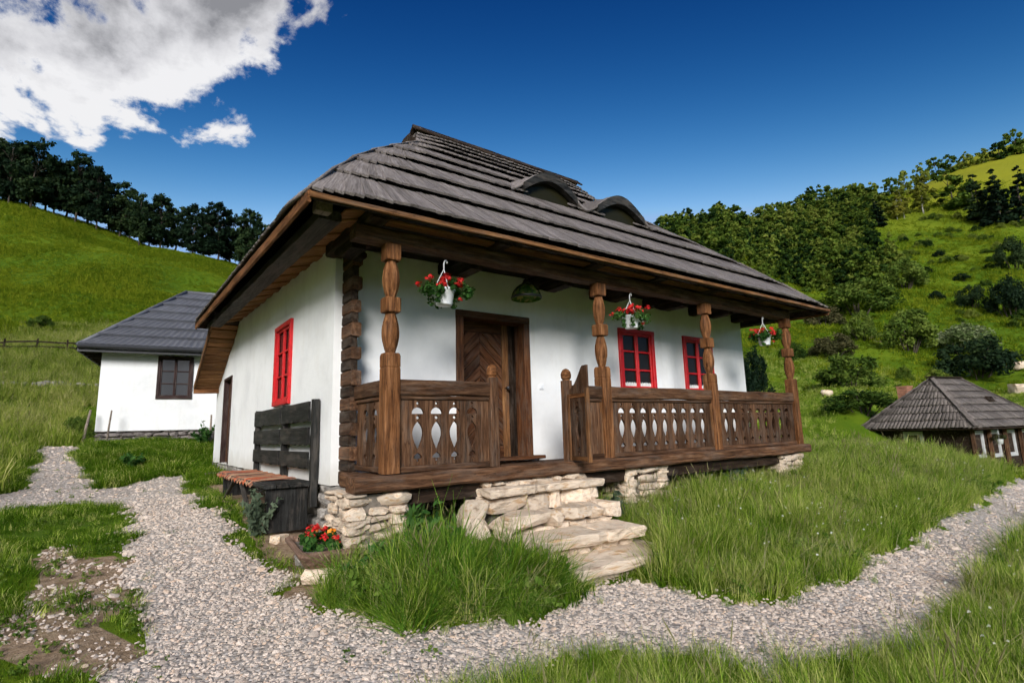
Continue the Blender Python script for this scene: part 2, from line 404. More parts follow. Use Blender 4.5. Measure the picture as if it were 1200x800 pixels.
def ground_material():
    m, nt, b = new_mat('meadow_ground')
    geo = N(nt, 'ShaderNodeNewGeometry')
    n1 = N(nt, 'ShaderNodeTexNoise', i={'Scale': 0.045, 'Detail': 6.0, 'Roughness': 0.62})
    L(nt, geo, 'Position', n1, 'Vector')
    n2 = N(nt, 'ShaderNodeTexNoise', i={'Scale': 0.45, 'Detail': 9.0, 'Roughness': 0.75})
    L(nt, geo, 'Position', n2, 'Vector')
    n3 = N(nt, 'ShaderNodeTexNoise', i={'Scale': 14.0, 'Detail': 6.0, 'Roughness': 0.7})
    L(nt, geo, 'Position', n3, 'Vector')
    f = math_node(nt, 'ADD', math_node(nt, 'MULTIPLY_ADD', n1.outputs[0], 1.3, -0.42), math_node(nt, 'MULTIPLY_ADD', n2.outputs[0], 0.9, -0.18))
    grass = ramp(nt, [(0.15, (0.030, 0.070, 0.003)), (0.42, (0.066, 0.122, 0.005)), (0.62, (0.105, 0.160, 0.007)), (0.85, (0.19, 0.21, 0.014))])
    nt.links.new(f, grass.inputs[0])
    soil = ramp(nt, [(0.25, (0.13, 0.085, 0.05)), (0.5, (0.27, 0.19, 0.125)), (0.75, (0.40, 0.31, 0.225))])
    L(nt, n3, 0, soil, 0)
    # sunlight near the top of the right-hand slope, painted yellow into the grass colour
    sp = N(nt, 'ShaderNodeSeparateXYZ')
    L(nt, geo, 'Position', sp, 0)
    sunlit_top = N(nt, 'ShaderNodeMapRange', i={1: 45.0, 2: 85.0, 3: 0.0, 4: 0.6})  # weight of the painted sunlight, growing with height
    nt.links.new(math_node(nt, 'ADD', sp.outputs[2], math_node(nt, 'MULTIPLY_ADD', n1.outputs[0], 30.0, -15.0)), sunlit_top.inputs[0])
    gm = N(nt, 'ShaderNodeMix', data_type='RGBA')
    nt.links.new(sunlit_top.outputs[0], gm.inputs[0])
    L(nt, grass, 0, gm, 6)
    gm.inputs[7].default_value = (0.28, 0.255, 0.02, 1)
    at = N(nt, 'ShaderNodeAttribute', attribute_name='bare')
    fac = N(nt, 'ShaderNodeMapRange', interpolation_type='SMOOTHSTEP', i={1: 0.45, 2: 0.6})
    nt.links.new(math_node(nt, 'ADD', at.outputs['Fac'], math_node(nt, 'MULTIPLY_ADD', n2.outputs[0], 0.5, -0.25)), fac.inputs[0])
    mx = N(nt, 'ShaderNodeMix', data_type='RGBA')
    nt.links.new(fac.outputs[0], mx.inputs[0])
    nt.links.new(gm.outputs[2], mx.inputs[6])
    L(nt, soil, 0, mx, 7)
    nt.links.new(mx.outputs[2], b.inputs['Base Color'])
    b.inputs['Roughness'].default_value = 0.95
    b.inputs['Specular IOR Level'].default_value = 0.1
    h = math_node(nt, 'ADD', math_node(nt, 'MULTIPLY', n2.outputs[0], 1.0), math_node(nt, 'MULTIPLY', n3.outputs[0], 0.15))
    bump(nt, b, h, 0.6, 0.25)
ground_material()

def gravel_material():
    m, nt, b = new_mat('gravel')
    geo = N(nt, 'ShaderNodeNewGeometry')
    v = N(nt, 'ShaderNodeTexVoronoi', i={'Scale': 38.0, 'Randomness': 1.0})
    L(nt, geo, 'Position', v, 'Vector')
    cr = ramp(nt, [(0.0, (0.30, 0.26, 0.23)), (0.4, (0.46, 0.41, 0.37)), (0.8, (0.60, 0.54, 0.50)), (1.0, (0.52, 0.42, 0.34))])
    sp = N(nt, 'ShaderNodeSeparateColor')
    L(nt, v, 'Color', sp, 0)
    L(nt, sp, 0, cr, 0)
    dk = N(nt, 'ShaderNodeMapRange', i={1: 0.3, 2: 0.8, 3: 1.0, 4: 0.62})
    L(nt, v, 'Distance', dk, 0)
    n1 = N(nt, 'ShaderNodeTexNoise', i={'Scale': 1.2, 'Detail': 5.0})
    L(nt, geo, 'Position', n1, 'Vector')
    k = math_node(nt, 'MULTIPLY', dk.outputs[0], math_node(nt, 'MULTIPLY_ADD', n1.outputs[0], 0.5, 0.72))
    mx = N(nt, 'ShaderNodeMix', data_type='RGBA', blend_type='MULTIPLY')
    mx.inputs[0].default_value = 1.0
    L(nt, cr, 0, mx, 6)
    nt.links.new(k, mx.inputs[7])
    er = N(nt, 'ShaderNodeMapRange', interpolation_type='SMOOTHSTEP', i={1: 0.55, 2: 0.78, 3: 0.0, 4: 0.45})
    n5 = N(nt, 'ShaderNodeTexNoise', i={'Scale': 0.8, 'Detail': 7.0, 'Roughness': 0.7})
    L(nt, geo, 'Position', n5, 'Vector')
    L(nt, n5, 0, er, 0)
    em = N(nt, 'ShaderNodeMix', data_type='RGBA')
    nt.links.new(er.outputs[0], em.inputs[0])
    nt.links.new(mx.outputs[2], em.inputs[6])
    em.inputs[7].default_value = (0.34, 0.27, 0.21, 1)
    nt.links.new(em.outputs[2], b.inputs['Base Color'])
    b.inputs['Roughness'].default_value = 0.9
    b.inputs['Specular IOR Level'].default_value = 0.2
    bump(nt, b, dk.outputs[0], 0.9, 0.02)
gravel_material()

def rug_material():
    m, nt, b = new_mat('striped_rug')
    tc = N(nt, 'ShaderNodeTexCoord')
    sp = N(nt, 'ShaderNodeSeparateXYZ')
    L(nt, tc, 'Object', sp, 0)
    nz = N(nt, 'ShaderNodeTexNoise', noise_dimensions='1D', i={'Scale': 9.0, 'Detail': 2.0})
    nt.links.new(sp.outputs[1], nz.inputs['W'])
    cr = ramp(nt, [(0.3, (0.12, 0.06, 0.035)), (0.4, (0.42, 0.27, 0.16)), (0.47, (0.45, 0.10, 0.035)), (0.53, (0.10, 0.05, 0.04)), (0.6, (0.38, 0.20, 0.10)), (0.68, (0.42, 0.08, 0.03)), (0.76, (0.30, 0.24, 0.18))])
    cr.color_ramp.interpolation = 'CONSTANT'
    L(nt, nz, 0, cr, 0)
    L(nt, cr, 0, b, 'Base Color')
    b.inputs['Roughness'].default_value = 0.95
    n2 = N(nt, 'ShaderNodeTexNoise', i={'Scale': 60.0, 'Detail': 4.0})
    L(nt, tc, 'Object', n2, 'Vector')
    bump(nt, b, n2.outputs[0], 0.6, 0.01)
rug_material()

def lamp_material():
    m, nt, b = new_mat('green_lamp_shade')
    mp = obj_coord(nt, (1, 1, 1), False)
    v = N(nt, 'ShaderNodeTexVoronoi', i={'Scale': 22.0})
    L(nt, mp, 0, v, 'Vector')
    cr = ramp(nt, [(0.2, (0.05, 0.11, 0.03)), (0.6, (0.20, 0.30, 0.09)), (0.9, (0.36, 0.30, 0.12))])
    sp = N(nt, 'ShaderNodeSeparateColor')
    L(nt, v, 'Color', sp, 0)
    L(nt, sp, 0, cr, 0)
    L(nt, cr, 0, b, 'Base Color')
    b.inputs['Roughness'].default_value = 0.2
    bump(nt, b, v.outputs['Distance'], 0.4, 0.01)
lamp_material()

# ------------------------------------------------------------------ estimated from image pixels and assumed depths: terrain points, path outline, tree positions (metres)
BAKE = {"CP":[[-2.1,-4.9,-1.0],
[-0.2,-0.3,-0.78],
[0.5,-1.4,-0.95],
[1.2,-1.4,-1.0],
[2.4,-1.2,-0.98],
[0.0,-3.0,-1.02],
[2.0,-3.5,-1.1],
[2.0,-6.0,-1.2],
[-4.0,-8.0,-1.2],
[4.0,-9.0,-1.5],
[3.6,0.3,-0.78],
[5.5,0.2,-0.72],
[7.4,0.2,-0.66],
[10.0,1.0,-0.55],
[10.0,4.0,-0.5],
[4.0,4.0,-0.6],
[4.0,8.0,-0.45],
[0.0,5.0,-0.5],
[-0.3,1.0,-0.83],
[-0.9,0.3,-0.85],
[-0.8,2.5,-0.54],
[-0.5,7.0,-0.42],
[-0.15,10.0,-0.3],
[8.0,12.0,0.1],
[5.0,-2.2,-1.1],
[8.0,-2.2,-1.1],
[-3.5,-2.0,-0.88],
[-6.0,-4.0,-0.9],
[-9.0,-10.0,-1.2],
[-7.0,2.0,-0.3],
[10.0,-15.0,-2.2],
[30.0,-30.0,-5.0],
[-10.0,-40.0,-3.0],
[-40.0,-20.0,0.0],
[60.0,-80.0,-8.0],
[-60.0,-90.0,-2.0],
[0.0,-150.0,-5.0],
[150.0,-150.0,-5.0],
[-200.0,-100.0,20.0],
[-300.0,0.0,60.0],
[0.0,-400.0,10.0],
[300.0,-300.0,20.0],
[500.0,0.0,120.0],
[-500.0,300.0,120.0],
[3.23,-2.56,-1.02],
[7.1,-2.05,-1.05],
[14.9,-1.33,-1.15],
[16.94,-0.34,-0.96],
[13.88,0.54,-0.5],
[27.0,1.8,-2.2],
[31.0,5.0,-2.1],
[33.0,-4.0,-2.6],
[22.0,0.0,-1.9],
[24.0,8.0,-1.0],
[-2.64,0.98,-0.74],
[-2.54,4.76,-0.55],
[-1.74,6.67,-0.47],
[-0.74,8.04,-0.33],
[-2.49,7.8,-0.29],
[-3.37,12.98,0.23],
[-1.3,11.62,0.12],
[-2.66,15.57,0.4],
[0.34,14.04,0.2],
[-3.69,8.29,-0.2],
[-5.06,18.46,0.93],
[-7.0,31.78,4.11],
[-8.78,43.69,7.43],
[-13.89,74.77,21.0],
[-18.83,102.74,36.86],
[-3.85,18.84,0.92],
[-6.13,42.99,7.53],
[-11.53,100.33,34.88],
[-3.23,53.74,12.13],
[-4.96,98.47,32.81],
[1.9,68.7,18.84],
[3.07,96.67,31.31],
[11.68,94.58,29.22],
[19.67,93.07,26.51],
[32.13,89.04,20.1],
[-31.06,181.5,30.86],
[-69.8,430.92,6.86],
[-6.96,170.58,26.81],
[-13.26,398.96,2.81],
[20.68,159.46,23.22],
[49.17,364.9,-0.78],
[53.09,146.56,14.1],
[119.48,328.7,-9.9],
[-49.4,121.62,41.36],
[-9.87,18.28,0.58],
[50.65,67.67,9.39],
[21.53,27.72,1.89],
[125.34,169.43,42.95],
[150.23,122.16,62.67],
[52.18,41.52,9.11],
[28.27,12.98,0.8],
[46.97,23.58,4.95],
[65.44,33.7,12.31],
[100.51,58.21,31.22],
[166.05,96.58,69.96],
[158.16,108.52,70.39],
[31.14,10.93,0.61],
[51.56,20.1,5.61],
[110.35,45.82,25.98],
[199.94,82.43,79.6],
[30.95,8.49,0.99],
[58.14,18.94,6.22],
[101.19,34.73,20.81],
[149.24,51.72,42.47],
[239.36,82.54,91.82],
[42.87,9.69,1.64],
[68.52,17.34,7.7],
[108.92,28.7,22.76],
[146.73,41.67,39.18],
[256.48,75.99,93.45],
[64.25,11.1,4.37],
[111.8,20.91,19.89],
[173.95,32.97,45.97],
[321.78,66.44,121.95],
[65.53,7.71,4.09],
[125.19,16.64,23.68],
[184.52,24.89,47.79],
[367.85,48.04,139.62],
[430.59,20.07,175.34],
[173.6,10.39,34.9],
[64.61,2.51,2.12],
[204.26,-11.77,33.86],
[236.85,139.31,71.96],
[431.57,256.81,29.96],
[280.76,117.36,81.6],
[503.02,213.43,39.6],
[346.42,104.12,95.45],
[593.77,181.49,53.45],
[419.55,87.98,123.95],
[688.44,147.2,81.95],
[473.55,63.16,141.62],
[764.24,104.76,99.62]],"GRAVEL":[[-3.46,6.54],
[-3.19,7.25],
[-3.39,9.83],
[-3.73,13.72],
[-2.98,13.46],
[-2.63,9.5],
[-2.24,7.08],
[-1.66,7.29],
[-0.68,8.61],
[-0.97,6.52],
[-1.07,4.01],
[-1.0,2.33],
[-0.93,1.4],
[-0.86,0.59],
[-0.87,-0.21],
[-0.83,-0.81],
[-0.78,-1.05],
[-0.48,-1.47],
[-0.07,-1.64],
[0.54,-1.6],
[1.14,-1.42],
[1.49,-1.37],
[1.83,-1.46],
[1.97,-1.72],
[2.1,-2.04],
[2.29,-2.31],
[2.7,-2.45],
[3.31,-2.53],
[4.11,-2.35],
[5.82,-2.08],
[7.23,-2.02],
[10.03,-1.82],
[14.76,-1.21],
[31.94,1.6],
[10.81,-2.54],
[8.07,-2.75],
[4.87,-3.06],
[3.22,-3.25],
[2.33,-3.36],
[1.68,-3.25],
[1.38,-3.14],
[0.98,-2.94],
[0.76,-2.63],
[0.56,-2.41],
[0.05,-2.29],
[-0.46,-2.25],
[-0.68,-2.28],
[-1.01,-2.51],
[-2.24,-1.55],
[-2.03,-1.13],
[-1.89,-0.79],
[-1.81,-0.46],
[-1.86,0.32],
[-1.92,1.03],
[-1.88,1.85],
[-1.89,3.32],
[-1.86,4.96],
[-2.49,5.55],
[-2.96,5.46],
[-3.27,5.13],
[-3.72,4.95],
[-3.9,5.94]],"LOW":[[10.81,-2.54],
[8.07,-2.75],
[4.87,-3.06],
[3.22,-3.25],
[2.33,-3.36],
[1.68,-3.25],
[1.38,-3.14],
[0.98,-2.94],
[0.76,-2.63],
[0.56,-2.41],
[0.05,-2.29],
[-0.46,-2.25],
[-0.68,-2.28],
[-1.01,-2.51]],"UP":[[0.54,-1.6],
[1.14,-1.42],
[1.49,-1.37],
[1.83,-1.46],
[1.97,-1.72],
[2.1,-2.04],
[2.29,-2.31],
[2.7,-2.45],
[3.31,-2.53],
[4.11,-2.35],
[5.82,-2.08],
[7.23,-2.02],
[10.03,-1.82],
[14.76,-1.21],
[31.94,1.6]],"WORN":[[-2.83,1.9],
[-2.55,2.41],
[-1.93,1.89],
[-1.86,0.32],
[-1.82,-0.46],
[-1.96,-1.07],
[-2.1,-1.19],
[-2.29,-0.96],
[-2.41,-0.39],
[-2.61,0.02],
[-2.78,1.31]],"SOIL":[[-0.68,1.36],
[-0.43,1.55],
[-0.29,-0.02],
[-0.59,-0.46],
[-0.83,-0.74],
[-0.84,-0.08],
[-0.79,0.71]],"FRONT":[[-0.83,-0.83],
[-0.79,-1.06],
[-0.48,-1.47],
[-0.07,-1.64],
[0.54,-1.6],
[1.12,-1.44]],"TRIM":[[-0.97,6.52],
[-1.1,3.79],
[-1.01,2.26],
[-0.94,1.35],
[-0.87,0.54],
[-0.89,-0.26],
[-0.66,0.95],
[-0.66,1.57],
[-0.75,2.17],
[-0.8,3.36],
[-0.6,6.47]],"RIDGE":[[-19.52,100.29,9.27,6.51,79],
[-17.03,96.81,9.33,5.16,78],
[-14.48,95.87,10.4,6.93,79],
[-12.08,97.62,8.21,4.88,81],
[-9.43,97.65,10.58,6.53,83],
[-6.83,96.37,9.71,4.98,83],
[-3.82,96.58,8.58,6.17,85],
[-1.27,92.35,8.1,4.44,83],
[1.5,92.66,8.41,5.61,85],
[5.62,90.15,8.43,5.35,85],
[8.99,88.33,9.0,6.18,85],
[12.65,85.75,9.52,5.9,85],
[16.38,85.38,8.75,5.2,87]],"BUSH":[[68.26,17.19,5.27,6.21,60],
[62.97,10.45,4.96,6.71,51],
[76.19,14.54,4.32,6.48,62],
[73.37,23.72,4.1,4.1,68],
[59.54,21.41,3.11,5.12,58],
[89.75,29.99,6.88,11.11,84],
[109.11,29.14,6.32,7.53,95],
[104.56,19.48,4.78,4.25,84],
[102.38,14.83,7.71,5.22,79],
[133.66,19.21,7.44,6.15,103],
[41.03,12.54,3.22,4.46,39],
[30.54,7.86,1.66,3.87,29],
[37.65,17.91,4.21,2.76,42],
[77.52,29.72,4.08,5.28,76],
[147.84,33.81,1.76,2.74,124],
[143.35,29.56,1.48,2.22,118],
[125.82,30.76,1.69,2.71,107],
[123.66,24.65,1.91,2.86,101],
[105.28,24.09,1.96,2.8,89],
[135.72,40.12,1.73,2.3,122],
[90.03,22.5,1.96,2.7,78],
[-6.93,45.46,1.1,1.83,39],
[-3.02,16.66,0.95,0.89,17]],"TREES":[[236.44,68.2,8.32,6.66,211],
[242.9,65.3,9.73,6.71,213],
[257.28,63.98,10.45,6.97,221],
[280.65,64.29,9.7,8.2,236],
[269.97,56.7,7.76,7.05,224],
[271.37,52.19,6.97,6.27,221],
[274.65,47.38,6.22,6.22,219],
[276.22,42.46,7.5,7.5,216],
[282.16,38.25,11.61,9.56,217],
[198.2,48.92,12.31,9.1,170],
[205.09,42.93,13.33,12.26,169],
[188.91,51.25,9.93,6.79,166],
[191.16,34.28,15.38,8.17,152],
[187.57,29.36,17.02,9.2,146],
[192.16,25.86,17.02,9.2,146],
[174.84,53.67,9.5,5.5,159],
[208.53,38.72,11.11,7.93,168],
[186.12,52.2,7.79,5.2,165]],"FOREST":[[132.1,105.2],
[144.5,98.9],
[161.9,94.1],
[161.8,85.1],
[188.5,83.6],
[196.2,81.5],
[208.7,78.6],
[218.9,69.6],
[193.7,57.0],
[147.4,44.2],
[113.8,33.4],
[108.1,39.4],
[115.6,51.4],
[112.9,61.3],
[109.5,74.9],
[132.9,102.2]],"HUT":[[27.55,2.39,-0.05],
[24.71,5.95,0.04]]}

# ------------------------------------------------------------------ object helpers
WORLD = {}          # world matrix of everything placed, so that children can be set exactly

def put(o, M, parent=None):
    COL.objects.link(o)
    WORLD[o.name] = M
    if parent is not None:
        o.parent = parent
        o.matrix_basis = WORLD[parent.name].inverted() @ M
    else:
        o.matrix_basis = M
    return o

def T(x, y=None, z=None):
    return Matrix.Translation(Vector((x, y, z)) if y is not None else Vector(x))

def tag(o, label=None, cat=None, group=None, kind=None):
    for k, v in (('label', label), ('category', cat), ('group', group), ('kind', kind)):
        if v:
            o[k] = v
    return o

def empty(name, loc, label, cat, group=None, rz=0.0):
    o = bpy.data.objects.new(name, None)
    o.empty_display_size = 0.2
    put(o, T(loc) @ Matrix.Rotation(rz, 4, 'Z'))
    return tag(o, label, cat, group)

def mesh(name, verts, faces, mat, smooth=False, rnd=None):
    me = bpy.data.meshes.new(name)
    me.from_pydata([tuple(v) for v in verts], [], [tuple(f) for f in faces])
    me.materials.append(MATS[mat])
    if smooth:
        me.polygons.foreach_set('use_smooth', [True]*len(me.polygons))
    if rnd is not None:
        a = me.attributes.new('rnd', 'FLOAT', 'FACE')
        a.data.foreach_set('value', np.asarray(rnd, dtype=np.float32))
    me.update()
    return me

def mobj(name, me, M, parent=None):
    return put(bpy.data.objects.new(name, me), M, parent)

def fast_mesh(name, V, F, mat, smooth=False, rnd=None):
    """V (n,3), F (m,k) arrays, all faces of k corners"""
    V = np.asarray(V, dtype=np.float32)
    F = np.asarray(F, dtype=np.int32)
    me = bpy.data.meshes.new(name)
    me.vertices.add(len(V))
    me.vertices.foreach_set('co', V.ravel())
    k = F.shape[1]
    me.loops.add(F.size)
    me.loops.foreach_set('vertex_index', F.ravel())
    me.polygons.add(len(F))
    me.polygons.foreach_set('loop_start', np.arange(0, F.size, k, dtype=np.int32))
    me.polygons.foreach_set('loop_total', np.full(len(F), k, dtype=np.int32))
    if smooth:
        me.polygons.foreach_set('use_smooth', np.ones(len(F), dtype=bool))
    me.materials.append(MATS[mat])
    if rnd is not None:
        a = me.attributes.new('rnd', 'FLOAT', 'FACE')
        a.data.foreach_set('value', np.asarray(rnd, dtype=np.float32))
    me.update()
    me.validate()
    return me

def beam_vf(Ln, W, H, ch=0.008, segs=1, jit=0.0, seed=0, w2=None, h2=None):
    """chamfered bar along local X, centred; jit roughens it like hewn wood"""
    rs = random.Random(seed)
    V, F = [], []
    w2 = W if w2 is None else w2
    h2 = H if h2 is None else h2
    for i in range(segs + 1):
        t = i/segs
        w = (W + (w2 - W)*t)/2
        h = (H + (h2 - H)*t)/2
        c = min(ch, w*0.45, h*0.45)
        dy = rs.uniform(-jit, jit) if 0 < i < segs else 0
        dz = rs.uniform(-jit, jit) if 0 < i < segs else 0
        ring = [(w, h-c), (w-c, h), (-w+c, h), (-w, h-c), (-w, -h+c), (-w+c, -h), (w-c, -h), (w, -h+c)]
        for y, z in ring:
            V.append((-Ln/2 + Ln*t, y + dy + rs.uniform(-jit, jit)*0.5, z + dz + rs.uniform(-jit, jit)*0.5))
    for i in range(segs):
        a, b = i*8, (i+1)*8
        for k in range(8):
            F.append((a+k, a+(k+1) % 8, b+(k+1) % 8, b+k))
    F.append(tuple(range(7, -1, -1)))
    n = segs*8
    F.append(tuple(range(n, n+8)))
    return V, F

_beam_cache = {}

def frame_matrix(p0, p1, up=(0, 0, 1)):
    p0, p1 = Vector(p0), Vector(p1)
    x = (p1 - p0).normalized()
    u = Vector(up)
    y = u.cross(x)
    if y.length < 1e-4:
        y = Vector((0, 1, 0)).cross(x)
        if y.length < 1e-4:
            y = Vector((1, 0, 0)).cross(x)
    y.normalize()
    z = x.cross(y)
    M = Matrix(((x.x, y.x, z.x, 0), (x.y, y.y, z.y, 0), (x.z, y.z, z.z, 0), (0, 0, 0, 1)))
    return T((p0 + p1)/2) @ M

def beam(name, p0, p1, W, H, mat, parent=None, up=(0, 0, 1), ch=0.008, jit=0.0, segs=None, w2=None, h2=None):
    """bar from p0 to p1; W across (horizontal), H along up"""
    Ln = (Vector(p1) - Vector(p0)).length
    if segs is None:
        segs = max(1, int(Ln/0.35)) if jit else 1
    key = (round(Ln, 3), W, H, mat, ch, jit, segs, w2, h2)
    if jit or key not in _beam_cache:
        V, F = beam_vf(Ln, W, H, ch, segs, jit, len(WORLD), w2, h2)
        _beam_cache[key] = mesh(name, V, F, mat)
    return mobj(name, _beam_cache[key], frame_matrix(p0, p1, up), parent)

def box(name, lo, hi, mat, parent=None, axis=0, ch=0.006, jit=0.0, segs=None):
    """axis-aligned bar between two corners, grain along the given axis"""
    lo, hi = Vector(lo), Vector(hi)
    c, s = (lo + hi)/2, hi - lo
    a, b = c.copy(), c.copy()
    a[axis], b[axis] = lo[axis], hi[axis]
    if axis == 0:
        return beam(name, a, b, s.y, s.z, mat, parent, (0, 0, 1), ch, jit, segs)
    if axis == 1:
        return beam(name, a, b, s.x, s.z, mat, parent, (0, 0, 1), ch, jit, segs)
    return beam(name, a, b, s.y, s.x, mat, parent, (1, 0, 0), ch, jit, segs)

def extrude_poly(pts, thick):
    """polygon in local XY plane (z from 0 to thick)"""
    n = len(pts)
    V = [(x, y, 0) for x, y in pts] + [(x, y, thick) for x, y in pts]
    F = [tuple(range(n-1, -1, -1)), tuple(range(n, 2*n))]
    for i in range(n):
        j = (i+1) % n
        F.append((i, j, n+j, n+i))
    return V, F

def lathe(profile, n=20, cap=True):
    V, F = [], []
    for r, z in profile:
        for k in range(n):
            a = 2*math.pi*k/n
            V.append((r*math.cos(a), r*math.sin(a), z))
    for i in range(len(profile)-1):
        for k in range(n):
            F.append((i*n+k, i*n+(k+1) % n, (i+1)*n+(k+1) % n, (i+1)*n+k))
    if cap:
        F.append(tuple(range(n-1, -1, -1)))
        F.append(tuple(range((len(profile)-1)*n, len(profile)*n)))
    return V, F

def tube(points, radii, n=6):
    V, F = [], []
    P = [Vector(p) for p in points]
    for i, p in enumerate(P):
        d = (P[min(i+1, len(P)-1)] - P[max(i-1, 0)]).normalized()
        a = d.orthogonal().normalized()
        b = d.cross(a)
        r = radii[i] if hasattr(radii, '__len__') else radii
        for k in range(n):
            t = 2*math.pi*k/n
            V.append(p + (a*math.cos(t) + b*math.sin(t))*r)
    for i in range(len(P)-1):
        for k in range(n):
            F.append((i*n+k, i*n+(k+1) % n, (i+1)*n+(k+1) % n, (i+1)*n+k))
    F.append(tuple(range(n-1, -1, -1)))
    F.append(tuple(range((len(P)-1)*n, len(P)*n)))
    return V, F

# stones: a few rough block shapes shared by all stones
def stone_vf(seed, k=3, roundness=0.35, rough=0.10):
    rs = np.random.default_rng(seed)
    idx = {}
    V, F = [], []
    def vid(p):
        if p not in idx:
            idx[p] = len(V)
            V.append(p)
        return idx[p]
    for ax in range(3):
        for s in (0, k):
            for i in range(k):
                for j in range(k):
                    q = []
                    for a, b in ((i, j), (i+1, j), (i+1, j+1), (i, j+1)):
                        p = [0, 0, 0]
                        p[ax] = s
                        p[(ax+1) % 3] = a
                        p[(ax+2) % 3] = b
                        q.append(vid(tuple(p)))
                    F.append(tuple(q) if s else tuple(q[::-1]))
    P = np.array(V, float)/k - 0.5
    r = np.linalg.norm(P, axis=1, keepdims=True)
    sph = P/r*0.56
    P = P*(1-roundness) + sph*roundness
    # chipped planes
    for _ in range(7):
        n = rs.normal(size=3)
        n /= np.linalg.norm(n)
        d = rs.uniform(0.40, 0.52)
        over = np.maximum(P@n - d, 0)
        P -= over[:, None]*n
    P += rs.normal(size=P.shape)*rough*0.22
    P /= np.abs(P).max(axis=0)*2
    return P, F

STONES = {}
for mt in ('pale_stone', 'grey_stone', 'dark_stone'):
    STONES[mt] = []
    for s in range(9):
        V, F = stone_vf(s, 3, 0.16 + 0.03*(s % 4), 0.10)
        STONES[mt].append(mesh('stone', V, F, mt, smooth=(s % 3 == 0)))

def stone(parent, c, size, mat, rz=0.0, tilt=0.06, name='stone'):
    me = random.choice(STONES[mat])
    M = T(c) @ Matrix.Rotation(rz, 4, 'Z') @ Matrix.Rotation(random.uniform(-tilt, tilt), 4, 'X') @ Matrix.Rotation(random.uniform(-tilt, tilt), 4, 'Y') @ Matrix.Diagonal((size[0]*random.choice((-1, 1)), size[1], size[2], 1))
    return mobj(name, me, M, parent)

def stone_courses(parent, a, b, z0, z1, depth, mat, hmin=0.08, hmax=0.15, wmin=0.16, wmax=0.36, proud=0.025, overlap=1.08):
    """a face of laid stones from a to b (xy), outside on the right-hand side going a->b"""
    a, b = Vector((a[0], a[1], 0)), Vector((b[0], b[1], 0))
    d = (b - a)
    Ln = d.length
    d.normalize()
    nrm = Vector((d.y, -d.x, 0))
    rz = math.atan2(d.y, d.x)
    z = z0
    while z < z1 - 0.03:
        h = min(random.uniform(hmin, hmax), z1 - z)
        if z1 - z - h < 0.04:
            h = z1 - z
        t = 0.0
        while t < Ln - 0.02:
            w = random.uniform(wmin, wmax)
            if Ln - t - w < wmin*0.6:
                w = Ln - t
            hh = h*random.uniform(0.88, 1.02)
            c = a + d*(t + w/2) + nrm*(random.uniform(-proud, proud) - depth/2)
            stone(parent, (c.x, c.y, z + h/2), (w*overlap, depth, hh*overlap), mat, rz)
            t += w
        z += h

# ------------------------------------------------------------------ terrain height
CPT = np.array(BAKE['CP'], dtype=float)

def _comp(xy):
    xy = np.atleast_2d(xy).astype(float) - np.array([-2.0, -5.0])
    d = np.linalg.norm(xy, axis=1, keepdims=True) + 1e-9
    return xy/d*np.log1p(d/4.0)

def _phi(a, b):
    return np.sqrt(((a[:, None, :] - b[None])**2).sum(-1) + 0.0064)

_Cq = _comp(CPT[:, :2])
_n = len(CPT)
_A = np.zeros((_n+3, _n+3))
_A[:_n, :_n] = _phi(_Cq, _Cq) - np.eye(_n)*0.004
_A[:_n, _n] = 1
_A[:_n, _n+1:] = _Cq
_A[_n, :_n] = 1
_A[_n+1:, :_n] = _Cq.T
_w = np.linalg.solve(_A, np.concatenate([np.arcsinh(CPT[:, 2]/3.0), [0, 0, 0]]))

def vnoise(x, y, s, seed=0):
    """smooth value noise"""
    x = np.asarray(x)/s + seed*17.3
    y = np.asarray(y)/s - seed*9.1
    xi, yi = np.floor(x).astype(np.int64), np.floor(y).astype(np.int64)
    fx, fy = x - xi, y - yi
    fx, fy = fx*fx*(3-2*fx), fy*fy*(3-2*fy)
    def h(i, j):
        v = np.sin(i*127.1 + j*311.7 + seed*74.7)*43758.5453
        return v - np.floor(v)
    return (h(xi, yi)*(1-fx) + h(xi+1, yi)*fx)*(1-fy) + (h(xi, yi+1)*(1-fx) + h(xi+1, yi+1)*fx)*fy

def gz(x, y, detail=True):
    x, y = np.ravel(np.asarray(x, float)), np.ravel(np.asarray(y, float))
    out = np.empty(len(x))
    for i in range(0, len(x), 20000):
        q = _comp(np.stack([x[i:i+20000], y[i:i+20000]], 1))
        out[i:i+20000] = 3*np.sinh(_phi(q, _Cq)@_w[:_n] + _w[_n] + q@_w[_n+1:])
    if detail:
        d = np.hypot(x - CAM[0], y - CAM[1])
        out += (vnoise(x, y, 0.7, 1) - 0.5)*0.05 + (vnoise(x, y, 9.0, 2) - 0.5)*np.clip((d - 18)/40, 0, 1)*1.6 + (vnoise(x, y, 3.0, 3) - 0.5)*np.clip((d - 14)/40, 0, 1)*0.6
    return out

def gz1(x, y):
    return float(gz([x], [y])[0])

def inside(px, py, poly):
    px, py = np.asarray(px), np.asarray(py)
    k = np.zeros(px.shape, bool)
    j = len(poly) - 1
    for i in range(len(poly)):
        xi, yi = poly[i]
        xj, yj = poly[j]
        c = ((yi > py) != (yj > py)) & (px < (xj - xi)*(py - yi)/((yj - yi) + 1e-12) + xi)
        k ^= c
        j = i
    return k

def wobble(x, y, s=0.30, a=0.17):
    return x + (vnoise(x, y, s, 5) - 0.5)*a*2, y + (vnoise(x, y, s, 6) - 0.5)*a*2

GRAVEL, WORN, SOIL = BAKE['GRAVEL'], BAKE['WORN'], BAKE['SOIL']

def in_gravel(x, y):
    wx, wy = wobble(np.asarray(x, float), np.asarray(y, float))
    return inside(wx, wy, GRAVEL)

